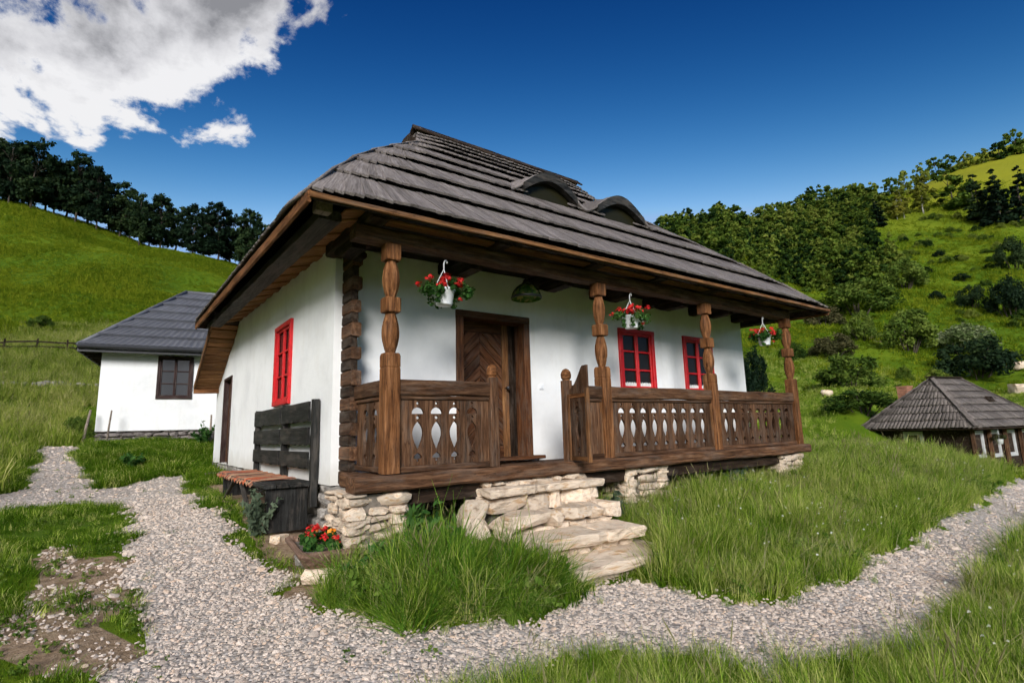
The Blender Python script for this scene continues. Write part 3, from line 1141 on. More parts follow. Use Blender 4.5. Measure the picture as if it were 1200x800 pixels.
def build_ground():
    # one polar sheet, fine near the viewer and coarse at the horizon
    rr = np.concatenate([[0.0], np.geomspace(0.6, 700, 300)])
    na = 560
    aa = np.linspace(0, 2*math.pi, na, endpoint=False)
    X = CAM[0] + rr[:, None]*np.cos(aa)
    Y = CAM[1] + rr[:, None]*np.sin(aa)
    Z = gz(X, Y).reshape(X.shape)
    V = np.stack([X, Y, Z], -1).reshape(-1, 3)
    nr = len(rr)
    i, j = np.meshgrid(np.arange(nr-1), np.arange(na), indexing='ij')
    j2 = (j+1) % na
    F = np.stack([i*na+j, (i+1)*na+j, (i+1)*na+j2, i*na+j2], -1).reshape(-1, 4)
    x, y = V[:, 0], V[:, 1]
    near = np.hypot(x-CAM[0], y-CAM[1]) < 60
    bare = np.zeros(len(V), np.float32)
    wx, wy = wobble(x, y, 0.5, 0.25)
    bare[near & inside(wx, wy, WORN)] = 0.60
    bare[near & inside(wx, wy, SOIL)] = 0.95
    bare[near & (x > -0.85) & (x < 8.3) & (y > -0.1) & (y < 10.1)] = 0.9
    # a scar of bare earth on the right slope
    d2 = np.hypot((x - 79)/5.0, (y - 21.5)/3.0)
    bare = np.maximum(bare, np.clip(1.15 - d2*0.65, 0, 0.8))
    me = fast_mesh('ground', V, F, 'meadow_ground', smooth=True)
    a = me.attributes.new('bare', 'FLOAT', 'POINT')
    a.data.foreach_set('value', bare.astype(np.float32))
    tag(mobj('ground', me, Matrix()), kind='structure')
    # gravel sheet laid a little above the ground
    gx, gy = np.meshgrid(np.arange(-6, 34, 0.11), np.arange(-4, 15, 0.11), indexing='ij')
    gx = gx + 0.0
    inside_v = in_gravel(gx.ravel(), gy.ravel()).reshape(gx.shape)
    cell = inside_v[:-1, :-1] | inside_v[1:, :-1] | inside_v[:-1, 1:] | inside_v[1:, 1:]
    ci, cj = np.nonzero(cell)
    ny = gx.shape[1]
    q = np.stack([ci*ny+cj, (ci+1)*ny+cj, (ci+1)*ny+cj+1, ci*ny+cj+1], -1)
    used, inv = np.unique(q, return_inverse=True)
    vx, vy = gx.ravel()[used], gy.ravel()[used]
    vz = gz(vx, vy) + np.where(inside_v.ravel()[used], 0.012, -0.02)
    me = fast_mesh('gravel_path', np.stack([vx, vy, vz], 1), inv.reshape(-1, 4), 'gravel', smooth=True)
    tag(mobj('gravel_path', me, Matrix()), kind='structure')
build_ground()

# ------------------------------------------------------------------ main house
HX0, HX1, HY0, HY1 = -0.165, 8.22, 1.22, 10.05
house = empty('main_house', (4.0, 5.0, -0.8), 'white plastered cottage with big shingled roof and carved wooden porch', 'house')

def wall_mesh(P0, U, length, vbot, vtop, holes, depth, inward, mat, step=0.3, wav=0.012, seed=0):
    """plastered wall in plane P0 + u*U, height v; holes are (u0,u1,v0,v1) with reveals of given depth"""
    us = set([0.0, length])
    vs = set([vbot])
    vmax = max(vtop(u) for u in np.linspace(0, length, 40))
    vs.add(vmax)
    for h in holes:
        us.update(h[:2])
        vs.update(h[2:])
    for u in np.arange(step, length, step):
        if all(abs(u-x) > step*0.4 for x in us):
            us.add(float(u))
    for v in np.arange(vbot+step, vmax, step):
        if all(abs(v-x) > step*0.4 for x in vs):
            vs.add(float(v))
    us, vs = sorted(us), sorted(vs)
    V, F = [], []
    rs = random.Random(seed)
    P0, U, I = Vector(P0), Vector(U), Vector(inward)
    hu = set(x for h in holes for x in h[:2])
    for u in us:
        for v in vs:
            e = 0 if (u in hu or u in (0.0, length)) else rs.uniform(-wav, wav)
            p = P0 + U*u + I*e
            V.append((p.x, p.y, min(v, vtop(u))))
    nv = len(vs)
    for i in range(len(us)-1):
        for j in range(nv-1):
            uc, vc = (us[i]+us[i+1])/2, (vs[j]+vs[j+1])/2
            if any(h[0] < uc < h[1] and h[2] < vc < h[3] for h in holes):
                continue
            if vs[j] >= vtop(us[i]) and vs[j] >= vtop(us[i+1]):
                continue
            F.append((i*nv+j, (i+1)*nv+j, (i+1)*nv+j+1, i*nv+j+1))
    for h in holes:
        q = [P0+U*h[0]+Vector((0, 0, h[2])), P0+U*h[1]+Vector((0, 0, h[2])), P0+U*h[1]+Vector((0, 0, h[3])), P0+U*h[0]+Vector((0, 0, h[3]))]
        q = [Vector((p.x, p.y, z)) for p, z in zip(q, (h[2], h[2], h[3], h[3]))]
        n = len(V)
        V += [tuple(p) for p in q] + [tuple(p + I*depth) for p in q]
        for k in range(4):
            F.append((n+k, n+(k+1) % 4, n+4+(k+1) % 4, n+4+k))
    me = mesh('wall', V, F, mat, smooth=True)
    return me

DOOR = (1.50, 2.60, -0.02, 1.92)
W2 = (4.53, 5.41, 0.94, 2.01)
W3 = (6.235, 7.115, 0.94, 2.01)
fw = wall_mesh((HX0, HY0, 0), (1, 0, 0), HX1-HX0, -0.17, lambda u: 2.62, [tuple(np.array(DOOR) - np.array([HX0, HX0, 0, 0])), tuple(np.array(W2) - np.array([HX0, HX0, 0, 0])), tuple(np.array(W3) - np.array([HX0, HX0, 0, 0]))], 0.32, (0, 1, 0), 'plaster', seed=3)
mobj('wall', fw, Matrix(), house)
LDOOR = (7.9, 8.9, -0.15, 1.70)
LW = (3.03, 3.97, 0.83, 2.04)

def ltop(u):
    y = u + HY0
    return 2.66 + (y - 1.22)*0.05 if y < 7.86 else max(1.9, 2.98 - (y-7.86)*0.43)
lw = wall_mesh((HX0, HY0, 0), (0, 1, 0), HY1-HY0, -0.17, ltop, [(a-HY0, b-HY0, c, d) for a, b, c, d in (LDOOR, LW)], 0.3, (1, 0, 0), 'plaster', seed=4)
mobj('wall', lw, Matrix(), house)
rw = wall_mesh((HX1, HY0, 0), (0, 1, 0), HY1-HY0, -0.17, ltop, [], 0.3, (-1, 0, 0), 'plaster', seed=5)
mobj('wall', rw, Matrix(), house)
bw = wall_mesh((HX0, HY1, 0), (1, 0, 0), HX1-HX0, -0.3, lambda u: 1.95, [], 0.3, (0, -1, 0), 'plaster', seed=6)
mobj('wall', bw, Matrix(), house)
box('floor_slab', (HX0+0.05, HY0+0.35, -0.5), (HX1-0.05, HY1-0.1, -0.16), 'mortar', house)
# plinth core under the walls, behind the laid stones
box('plinth_core', (HX0+0.14, HY0+0.14, -1.1), (HX0+0.35, HY1-0.1, -0.19), 'mortar', house, axis=1)
box('plinth_core', (HX0+0.37, HY0+0.14, -1.1), (HX1-0.12, HY0+0.34, -0.19), 'mortar', house)
# ceiling inside, so that no light falls in from the loft
box('ceiling', (HX0+0.36, HY0+0.36, 2.63), (HX1-0.1, HY1-2.6, 2.67), 'interior_dark', house)

# windows
def window(parent, P0, U, I, w, h, frame_mat, glass='window_glass', cols=2, rows=3, fr=0.07, curtain=False, sill=False, depth=0.04):
    """P0: lower left outer corner; U: to the right; I: inward. frame stands 25 mm proud"""
    P0, U, I = Vector(P0), Vector(U), Vector(I)
    Zv = Vector((0, 0, 1))
    P = lambda u, v, d=0.0: P0 + U*u + Zv*v + I*d
    root = beam('window_frame', P(0, fr/2, 0.02), P(w, fr/2, 0.02), 0.07, fr, frame_mat, parent)
    def bar(name, a, b, W, H, up):
        return beam(name, a, b, W, H, frame_mat, root, up, ch=0.006)
    bar('frame_bar', P(0, h-fr/2, 0.02), P(w, h-fr/2, 0.02), 0.07, fr, Zv)
    bar('frame_bar', P(fr/2, fr, 0.021), P(fr/2, h-fr, 0.021), 0.068, fr, U)
    bar('frame_bar', P(w-fr/2, fr, 0.021), P(w-fr/2, h-fr, 0.021), 0.068, fr, U)
    iw, ih = w-2*fr, h-2*fr
    cw = iw/cols
    st = 0.036
    for c in range(cols):
        u0 = fr + c*cw
        bar('stile', P(u0+st/2+0.002, fr, 0.03), P(u0+st/2+0.002, h-fr, 0.03), 0.035, st, U)
        bar('stile', P(u0+cw-st/2-0.002, fr, 0.03), P(u0+cw-st/2-0.002, h-fr, 0.03), 0.035, st, U)
        for rr in range(rows+1):
            v = fr + ih*rr/rows
            v = min(max(v, fr+st/2+0.002), h-fr-st/2-0.002)
            th = st if rr in (0, rows) else 0.03
            bar('glazing_bar', P(u0+st, v, 0.032), P(u0+cw-st, v, 0.032), 0.03, th, Zv)
        for rr in range(rows):
            v0, v1 = fr + ih*rr/rows, fr + ih*(rr+1)/rows
            a, b = P(u0+st*0.6, 0, 0.05), P(u0+cw-st*0.6, 0, 0.05)
            V = [(a.x, a.y, P0.z+v0), (b.x, b.y, P0.z+v0), (b.x, b.y, P0.z+v1), (a.x, a.y, P0.z+v1)]
            V += [tuple(Vector(q) + I*0.006) for q in V]
            me = mesh('pane', V, [(0, 1, 2, 3), (7, 6, 5, 4), (0, 4, 5, 1), (1, 5, 6, 2), (2, 6, 7, 3), (3, 7, 4, 0)], glass)
            mobj('pane', me, Matrix(), root)
    if curtain:
        for c in range(cols):
            u0 = fr + c*cw + st
            n = 12
            V, F = [], []
            for k in range(n+1):
                p = P(u0 + (cw-2*st)*k/n, 0, 0.042 + 0.004*math.sin(k*1.9))
                V += [(p.x, p.y, P0.z+fr+0.02), (p.x, p.y, P0.z+fr+0.10 + 0.012*math.sin(k*2.6))]
            F = [(2*k, 2*k+2, 2*k+3, 2*k+1) for k in range(n)]
            mobj('lace_curtain', mesh('lace_curtain', V, F, 'curtain'), Matrix(), root)
    return root

for wd in (W2, W3):
    window(house, (wd[0], HY0-0.03, wd[2]), (1, 0, 0), (0, 1, 0), wd[1]-wd[0], wd[3]-wd[2], 'red_paint', curtain=True)
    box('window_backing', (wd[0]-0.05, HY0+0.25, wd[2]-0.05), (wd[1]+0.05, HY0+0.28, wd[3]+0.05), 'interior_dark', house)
window(house, (HX0-0.03, LW[1], LW[2]), (0, -1, 0), (1, 0, 0), LW[1]-LW[0], LW[3]-LW[2], 'red_paint')
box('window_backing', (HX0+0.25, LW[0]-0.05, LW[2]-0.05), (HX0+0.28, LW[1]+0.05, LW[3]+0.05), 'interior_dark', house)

# front door: deep frame, leaf of chevron boards
df = box('door_frame', (1.44, HY0-0.035, 1.885), (2.655, HY0+0.20, 1.985), 'door_wood', house)
box('door_jamb', (1.44, HY0-0.035, -0.02), (1.545, HY0+0.20, 1.883), 'door_wood', df, axis=2)
box('door_jamb', (2.55, HY0-0.035, -0.02), (2.655, HY0+0.20, 1.883), 'door_wood', df, axis=2)
box('reveal_board', (2.575, HY0+0.205, -0.02), (2.598, HY0+0.31, 1.90), 'dark_wood', df, axis=2)
leaf = box('door_leaf', (1.5, HY0+0.30, 0.0), (2.6, HY0+0.33, 1.915), 'dark_wood', house, axis=2)

def clip_half(poly, a, b, c):
    out = []
    for i in range(len(poly)):
        p, q = poly[i], poly[(i+1) % len(poly)]
        fp, fq = a*p[0]+b*p[1]-c, a*q[0]+b*q[1]-c
        if fp <= 0:
            out.append(p)
        if fp*fq < 0:
            t = fp/(fp-fq)
            out.append((p[0]+(q[0]-p[0])*t, p[1]+(q[1]-p[1])*t))
    return out

def chevrons(x0, x1, z0, z1, w=0.115):
    xc = (x0+x1)/2
    for side in (-1, 1):
        lo, hi = (x0, xc-0.002) if side < 0 else (xc+0.002, x1)
        for k in range(-12, 40):
            s = 0.95
            b0 = z0 + k*w*1.4
            b1 = b0 + w*1.4 - 0.012
            poly = []
            for x, b in ((lo, b0), (hi, b0), (hi, b1), (lo, b1)):
                poly.append((x, b - s*abs(x-xc)))
            poly = clip_half(poly, 0, -1, -z0)
            if len(poly) > 2:
                poly = clip_half(poly, 0, 1, z1)
            if len(poly) > 2 and max(p[1] for p in poly) - min(p[1] for p in poly) > 0.03:
                if side < 0:
                    c = ((lo+hi)/2, sum(p[1] for p in poly)/len(poly))
                else:
                    c = ((lo+hi)/2, sum(p[1] for p in poly)/len(poly))
                ang = -math.atan(s)*side
                ca, sa = math.cos(-ang), math.sin(-ang)
                loc = [((x-c[0])*ca - (z-c[1])*sa, (x-c[0])*sa + (z-c[1])*ca) for x, z in poly]
                V, F = extrude_poly(loc, 0.022)
                M = T(c[0], HY0+0.30, c[1]) @ Matrix(((1, 0, 0, 0), (0, 0, -1, 0), (0, 1, 0, 0), (0, 0, 0, 1))) @ Matrix.Rotation(ang, 4, 'Z')
                mobj('board', mesh('board', V, F, 'door_wood'), M, leaf)
chevrons(1.62, 2.36, 0.18, 1.76)
box('board', (1.5, HY0+0.276, 0.0), (1.612, HY0+0.30, 1.915), 'door_wood', leaf, axis=2)
box('board', (2.368, HY0+0.27, 0.0), (2.48, HY0+0.30, 1.915), 'warm_wood', leaf, axis=2)
box('board', (1.616, HY0+0.276, 1.77), (2.364, HY0+0.30, 1.915), 'door_wood', leaf)
box('board', (1.616, HY0+0.276, 0.0), (2.364, HY0+0.30, 0.17), 'door_wood', leaf)
V, F = lathe([(0.012, 0.0), (0.012, 0.045), (0.026, 0.05), (0.03, 0.065), (0.02, 0.085), (0.004, 0.09)], 10)
mobj('handle', mesh('handle', V, F, 'gutter_metal', True), T(2.42, HY0+0.27, 0.98) @ Matrix.Rotation(R(90), 4, 'X'), leaf)
box('door_step', (1.95, HY0-0.22, -0.015), (2.72, HY0-0.04, 0.03), 'door_wood', house, jit=0.003)
ls = box('light_switch', (2.82, HY0-0.015, 0.95), (2.90, HY0+0.005, 1.03), 'white_plastic', house)
box('switch_key', (2.84, HY0-0.022, 0.965), (2.88, HY0-0.0152, 1.015), 'white_plastic', ls)
# side door near the back of the left wall
sd = box('side_door', (HX0+0.10, 7.95, -0.14), (HX0+0.15, 8.85, 1.66), 'dark_wood', house, axis=2)
for y in (7.9, 8.84):
    box('door_jamb', (HX0-0.02, y, -0.15), (HX0+0.12, y+0.06, 1.645), 'window_brown_wood', sd, axis=2)
box('door_head', (HX0-0.021, 7.9, 1.647), (HX0+0.12, 8.90, 1.705), 'window_brown_wood', sd, axis=1)
for k in range(5):
    box('board', (HX0+0.085, 7.965+k*0.175, -0.13), (HX0+0.10, 8.13+k*0.175, 1.64), 'door_wood', sd, axis=2)

# corner log ends
z = -0.16
k = 0
while z < 2.30:
    h = random.uniform(0.135, 0.165)
    y0 = 0.89 + random.uniform(-0.012, 0.02)
    if k % 2 == 0:
        box('log_end', (-0.078, y0, z), (0.036 + random.uniform(-0.008, 0.008), HY0+0.05, z+h), 'porch_wood', house, axis=1, ch=0.014, jit=0.004, segs=2)
    else:
        h *= 0.8
        box('log_end', (-0.076, y0+0.022, z), (0.004, HY0+0.05, z+h), 'dark_wood', house, axis=1, ch=0.012, jit=0.004, segs=2)
        box('log_end', (0.006, y0+0.09, z), (0.028, HY0+0.05, z+h), 'dark_wood', house, axis=1, ch=0.012)
    z += h + 0.004
    k += 1
# bracket at the head of the log ends
for i in range(3):
    box('log_end', (-0.08, 0.74-0.18*i, 2.31+0.085*i), (0.03, HY0+0.05, 2.385+0.085*i), 'dark_wood', house, axis=1, ch=0.02)

# ------------------------------------------------------------------ porch
PX = (-0.046, 2.885, 5.23, 7.69)
PW = 0.158
HP = 2.2636

def post_mesh():
    prof = []   # (z, half-width, chamfer share)
    w = PW/2
    prof += [(0.0, w, 0.10), (1.00, w, 0.10), (1.012, w*0.94, 0.1), (1.024, w, 0.10), (1.13, w, 0.12), (1.155, w*0.92, 0.25)]
    for i in range(0, 11):
        t = i/10
        prof.append((1.16 + 0.40*t, w*(0.44 + 0.58*math.sin(math.pi*(0.08+0.84*t))**1.15), 0.58))
    prof += [(1.565, w*0.93, 0.2), (1.575, w, 0.14), (1.70, w, 0.14), (1.715, w*0.93, 0.2)]
    for i in range(0, 11):
        t = i/10
        prof.append((1.72 + 0.38*t, w*(0.44 + 0.58*math.sin(math.pi*(0.08+0.84*t))**1.15), 0.58))
    prof += [(2.10, w*0.93, 0.15), (2.112, w, 0.10), (HP, w, 0.10)]
    V, F = [], []
    for z, h, cs in prof:
        c = h*cs
        for x, y in [(h, h-c), (h-c, h), (-h+c, h), (-h, h-c), (-h, -h+c), (-h+c, -h), (h-c, -h), (h, -h+c)]:
            V.append((z, x, y))
    n = len(prof)
    for i in range(n-1):
        for k in range(8):
            F.append((i*8+k, i*8+(k+1) % 8, (i+1)*8+(k+1) % 8, (i+1)*8+k))
    F.append(tuple(range(7, -1, -1)))
    F.append(tuple(range((n-1)*8, n*8)))
    return mesh('post', V, F, 'post_wood')
PM = post_mesh()
UPX = Matrix(((0, 1, 0, 0), (0, 0, 1, 0), (1, 0, 0, 0), (0, 0, 0, 1)))      # local X (grain) stands upright
for x in PX:
    mobj('post', PM, T(x+PW/2, PW/2, 0.0) @ UPX, house)
# sills, floor
box('sill_beam', (-0.36, -0.10, -0.145), (7.88, 0.16, -0.002), 'porch_wood', house, ch=0.02, jit=0.008)
box('sill_beam', (-0.155, 0.17, -0.17), (0.04, 0.94, -0.02), 'porch_wood', house, axis=1, ch=0.02, jit=0.005)
box('sill_beam', (7.68, 0.17, -0.17), (7.86, 1.20, -0.02), 'porch_wood', house, axis=1, ch=0.02, jit=0.005)
for k in range(7):
    y0 = 0.165 + k*0.15
    box('floor_board', (0.045, y0, -0.085), (7.675, y0+0.145, -0.05), 'porch_wood', house, jit=0.001)
for x in (1.0, 2.6, 4.4, 6.2):
    box('floor_joist', (x, 0.18, -0.27), (x+0.14, 1.30, -0.09), 'dark_wood', house, axis=1)
box('floor_joist', (-0.2, 0.02, -0.30), (7.6, 0.20, -0.15), 'dark_wood', house)

# railings
BOARD_W = 0.222

def cut(z):
    """how far the fretwork bites into each side of a board at height z"""
    def dia(zc, hh, hw):
        return max(0.0, hw*(1-abs(z-zc)/hh))
    c = 0.0
    c = max(c, dia(0.668, 0.020, 0.018))
    if 0.563 <= z <= 0.628:
        t = (z-0.563)/0.065
        c = max(c, 0.066*math.sqrt(max(0, 1-t*t)))
    c = max(c, dia(0.525, 0.021, 0.024))
    if 0.2 <= z <= 0.488:
        t = (z-0.2)/0.288
        c = max(c, 0.058*math.sin(math.pi*min(1, t**1.35*1.0))**0.85)
    if 0.128 <= z <= 0.174:
        t = (z-0.128)/0.046
        c = max(c, 0.044*math.sqrt(max(0.0, 1-t*t)) if t > 0.02 else 0.0)
    c = max(c, dia(0.106, 0.016, 0.018))
    return c

def board_mesh(w, z0, z1, left=True, right=True):
    zs = sorted(set([z0, z1, 0.563, 0.5629, 0.6281] + [round(z0 + (z1-z0)*i/62, 4) for i in range(63)]))
    V, F = [], []
    n = len(zs)
    for th in (0.0, 0.03):
        for z in zs:
            a = -w/2 + 0.002 + (cut(z) if left else 0)
            b = w/2 - 0.002 - (cut(z) if right else 0)
            V += [(z, a, th), (z, b, th)]
    o = 2*n
    for i in range(n-1):
        F.append((2*i, 2*i+2, 2*i+3, 2*i+1))
        F.append((o+2*i, o+2*i+1, o+2*i+3, o+2*i+2))
        F.append((2*i, o+2*i, o+2*i+2, 2*i+2))
        F.append((2*i+1, 2*i+3, o+2*i+3, o+2*i+1))
    F.append((0, 1, o+1, o))
    F.append((2*n-2, o+2*n-2, o+2*n-1, 2*n-1))
    return mesh('baluster_board', V, F, 'porch_wood')
_bm = {}

def railing(p0, p1):
    """top rail and fretwork boards between two points at floor level"""
    p0, p1 = Vector((*p0, 0)), Vector((*p1, 0))
    d = p1-p0
    Ln = d.length
    d.normalize()
    rail = beam('railing', p0 + Vector((0, 0, 0.822)), p1 + Vector((0, 0, 0.822)), 0.11, 0.155, 'porch_wood', house, ch=0.014, jit=0.006)
    beam('under_rail', p0 + Vector((0, 0, 0.722)), p1 + Vector((0, 0, 0.722)), 0.07, 0.04, 'porch_wood', rail)
    beam('bottom_rail', p0 + Vector((0, 0, 0.028)), p1 + Vector((0, 0, 0.028)), 0.07, 0.055, 'porch_wood', rail)
    n = max(1, round(Ln/BOARD_W))
    w = Ln/n
    for k in range(n):
        c = p0 + d*(w*(k+0.5))
        key = (round(w, 3), k == 0, k == n-1)
        if key not in _bm:
            _bm[key] = board_mesh(w, 0.058, 0.70, k > 0, k < n-1)
        # local X up, local Y along the railing, local Z across
        nrm = Vector((d.y, -d.x, 0))
        M = Matrix(((0, d.x, nrm.x, c.x - nrm.x*0.015), (0, d.y, nrm.y, c.y - nrm.y*0.015), (1, 0, 0, 0), (0, 0, 0, 1)))
        mobj('baluster_board', _bm[key], M, rail)
    return rail
railing((PX[0]+PW, 0.072), (1.165, 0.072))
railing((2.365, 0.072), (PX[1], 0.072))
railing((PX[1]+PW, 0.072), (PX[2], 0.072))
railing((PX[2]+PW, 0.072), (PX[3], 0.072))
railing((0.02, 0.88), (0.02, PW))
railing((7.765, PW), (7.765, 1.20))
# thin battens where the panels meet the posts
for x in (PX[1]-0.022, PX[1]+PW+0.002, PX[2]-0.022, PX[2]+PW+0.002):
    box('batten', (x, 0.035, 0.06), (x+0.02, 0.062, 0.70), 'warm_wood', house, axis=2, ch=0.002)
# newels with carved knobs
def newel(x):
    n = box('newel_post', (x, 0.0, 0.0), (x+0.108, 0.108, 0.955), 'porch_wood', house, axis=2, ch=0.012)
    r = 0.058
    prof = [(r*0.78, 0.0), (r*0.80, 0.012), (r*1.05, 0.03), (r*1.12, 0.07), (r*1.0, 0.105), (r*0.62, 0.135), (r*0.12, 0.147)]
    V, F = lathe(prof, 10)
    mobj('knob', mesh('knob', V, F, 'post_wood'), T(x+0.054, 0.054, 0.9552), n)
newel(1.165)
newel(2.255)

def gate_leaf(hinge, free):
    a, b = Vector((*hinge, 0)), Vector((*free, 0))
    d = (b-a)
    Ln = d.length
    d.normalize()
    U = lambda t, z: (a + d*t) + Vector((0, 0, z))
    root = beam('gate_leaf', U(Ln-0.025, 0.0), U(Ln-0.025, 0.83), 0.045, 0.05, 'warm_wood', house, up=tuple(d))
    beam('stile', U(0.03, 0.01), U(0.03, 0.78), 0.045, 0.05, 'warm_wood', root, up=tuple(d))
    beam('gate_rail', U(0.056, 0.035), U(Ln-0.052, 0.035), 0.04, 0.05, 'warm_wood', root)
    beam('gate_rail', U(0.056, 0.75), U(Ln-0.052, 0.75), 0.04, 0.05, 'post_wood', root)
    nrm = Vector((d.y, -d.x, 0))
    M0 = lambda t: Matrix(((0, d.x, nrm.x, U(t, 0).x - nrm.x*0.012), (0, d.y, nrm.y, U(t, 0).y - nrm.y*0.012), (1, 0, 0, 0), (0, 0, 0, 1)))
    w = (Ln-0.11)/2
    for k in range(2):
        mobj('board', board_mesh(w, 0.062, 0.722, k > 0, k < 1), M0(0.058 + w*(k+0.5)), root)
    # swept top board rising to the free edge
    pts = [(0.778, 0.06), (0.778, Ln-0.002)]
    for i in range(9):
        t = 1-i/8
        pts.append((0.84 + 0.25*min(1.0, t/0.72)**1.6, 0.06 + (Ln-0.062)*t))
    V, F = extrude_poly([(x, y) for x, y in pts], 0.025)
    mobj('top_board', mesh('top_board', V, F, 'porch_wood'), M0(0.0), root)
gate_leaf((2.255, -0.03), (2.185, -0.45))
gate_leaf((1.285, 0.125), (1.52, 0.48))

# beams and joists over the porch
box('porch_beam', (-0.36, 0.0, HP+0.002), (7.85, 0.20, HP+0.15), 'porch_wood', house, ch=0.02, jit=0.007)
for x in (-0.28, 1.18, 2.66, 3.92, 5.2, 6.5, 7.9):
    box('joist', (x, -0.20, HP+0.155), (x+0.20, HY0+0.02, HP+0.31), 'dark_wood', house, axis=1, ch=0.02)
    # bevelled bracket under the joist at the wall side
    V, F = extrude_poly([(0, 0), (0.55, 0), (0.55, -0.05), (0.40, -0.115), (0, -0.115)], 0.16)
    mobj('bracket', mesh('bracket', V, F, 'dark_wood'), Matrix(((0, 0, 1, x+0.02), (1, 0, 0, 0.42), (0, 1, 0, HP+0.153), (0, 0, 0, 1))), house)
js = (-0.28, 1.18, 2.66, 3.92, 5.2, 6.5, 7.9)
for a, b in zip(js[:-1], js[1:]):
    box('soffit_board', (a+0.21, -0.13, HP+0.175), (b-0.01, 0.02, HP+0.20), 'warm_wood', house)
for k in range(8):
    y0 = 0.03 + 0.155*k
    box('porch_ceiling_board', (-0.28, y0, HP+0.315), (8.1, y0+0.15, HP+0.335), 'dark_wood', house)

# ------------------------------------------------------------------ roof
FL, FR = Vector((-0.88, -0.33, 2.48)), Vector((8.64, -0.33, 2.48))
BL, BR = Vector((-0.88, 8.0, 2.76)), Vector((8.64, 8.0, 2.70))
RL, RR = Vector((2.14, 3.8, 6.03)), Vector((6.22, 3.8, 5.99))
# the hips bulge a little and stop below the ridge, leaving a small open gable at each end
S_L, S_R = 0.76, 0.75
def XL(s):
    return float(np.interp(s, [0, .07, .18, .286, .4, .508, .618, .711, .76, 1.0], [-.88, -.73, -.43, -.13, .23, .61, 1.03, 1.42, 1.62, 2.14]))
def XR(s):
    return float(np.interp(s, [0, .15, .286, .4, .5, .627, .75, 1.0], [8.64, 8.42, 8.12, 7.70, 7.22, 6.54, 5.85, 6.22]))
def front_left(s):
    return Vector((XL(s), -0.33 + 4.13*s, 2.48 + 3.55*s))
def front_right(s):
    return Vector((XR(s), -0.33 + 4.13*s, 2.48 + 3.51*s))
def back_left(s):
    return Vector((XL(s), 8.0 - 4.2*s, 2.76 + 3.27*s))
def back_right(s):
    return Vector((XR(s), 8.0 - 4.2*s, 2.70 + 3.29*s))
roof = box('roof', (2.2, 3.76, 5.90), (6.15, 3.84, 5.955), 'dark_wood', house)
def slab(name, pts, mat, parent, th=0.05):
    pts = [Vector(p) for p in pts]
    n = (pts[1]-pts[0]).cross(pts[2]-pts[0]).normalized()
    if n.z < 0:
        n = -n
    V = [p for p in pts] + [p - n*th for p in pts]
    k = len(pts)
    F = [tuple(range(k)), tuple(range(2*k-1, k-1, -1))] + [(i, (i+1) % k, k+(i+1) % k, k+i) for i in range(k)]
    return mobj(name, mesh(name, V, F, mat), Matrix(), parent)
def deck(Lf, Rf, smax):
    V, F = [], []
    n = 18
    for i in range(n+1):
        s = smax*i/n
        V += [Lf(s) + Vector((0, 0, -0.035)), Rf(s) + Vector((0, 0, -0.035))]
    F = [(2*i, 2*i+1, 2*i+3, 2*i+2) for i in range(n)]
    o = len(V)
    V += [v + Vector((0, 0, -0.05)) for v in V]
    F += [tuple(o+q for q in f[::-1]) for f in F]
    F += [(0, o, o+1, 1)] + [(2*i, 2*i+2, o+2*i+2, o+2*i) for i in range(n)] + [(2*i+1, o+2*i+1, o+2*i+3, 2*i+3) for i in range(n)]
    mobj('roof_deck', mesh('roof_deck', V, F, 'dark_wood'), Matrix(), roof)
deck(front_left, front_right, 1.0)
deck(back_right, back_left, 1.0)
deck(back_left, front_left, S_L)
deck(front_right, back_right, S_R)
for f_, b_, sm, dx in ((front_left, back_left, S_L, 0.28), (front_right, back_right, S_R, -0.02)):
    p, q, r_ = f_(sm), b_(sm), f_(1.0)
    o = Vector((dx, 0, -0.06))
    n = 7
    for k in range(n):                  # upright boards closing the little gable
        t0, t1 = k/n, (k+0.94)/n
        y0, y1 = p.y + (q.y-p.y)*t0, p.y + (q.y-p.y)*t1
        top = lambda y: p.z + (r_.z-p.z)*(1-abs(y-r_.y)/abs(p.y-r_.y))
        xx = p.x + dx
        V = [(xx, y0, p.z-0.15), (xx, y1, p.z-0.15), (xx, y1, top(y1)-0.05), (xx, y0, top(y0)-0.05)]
        V += [(x_+0.02, y_, z_) for x_, y_, z_ in V]
        mobj('gable_board', mesh('gable_board', V, [(0, 1, 2, 3), (7, 6, 5, 4), (0, 4, 5, 1), (1, 5, 6, 2), (2, 6, 7, 3), (3, 7, 4, 0)], 'dark_wood'), Matrix(), roof)

SH_W = 0.09
shingle_rows = []          # (matrix, length, width, importance)

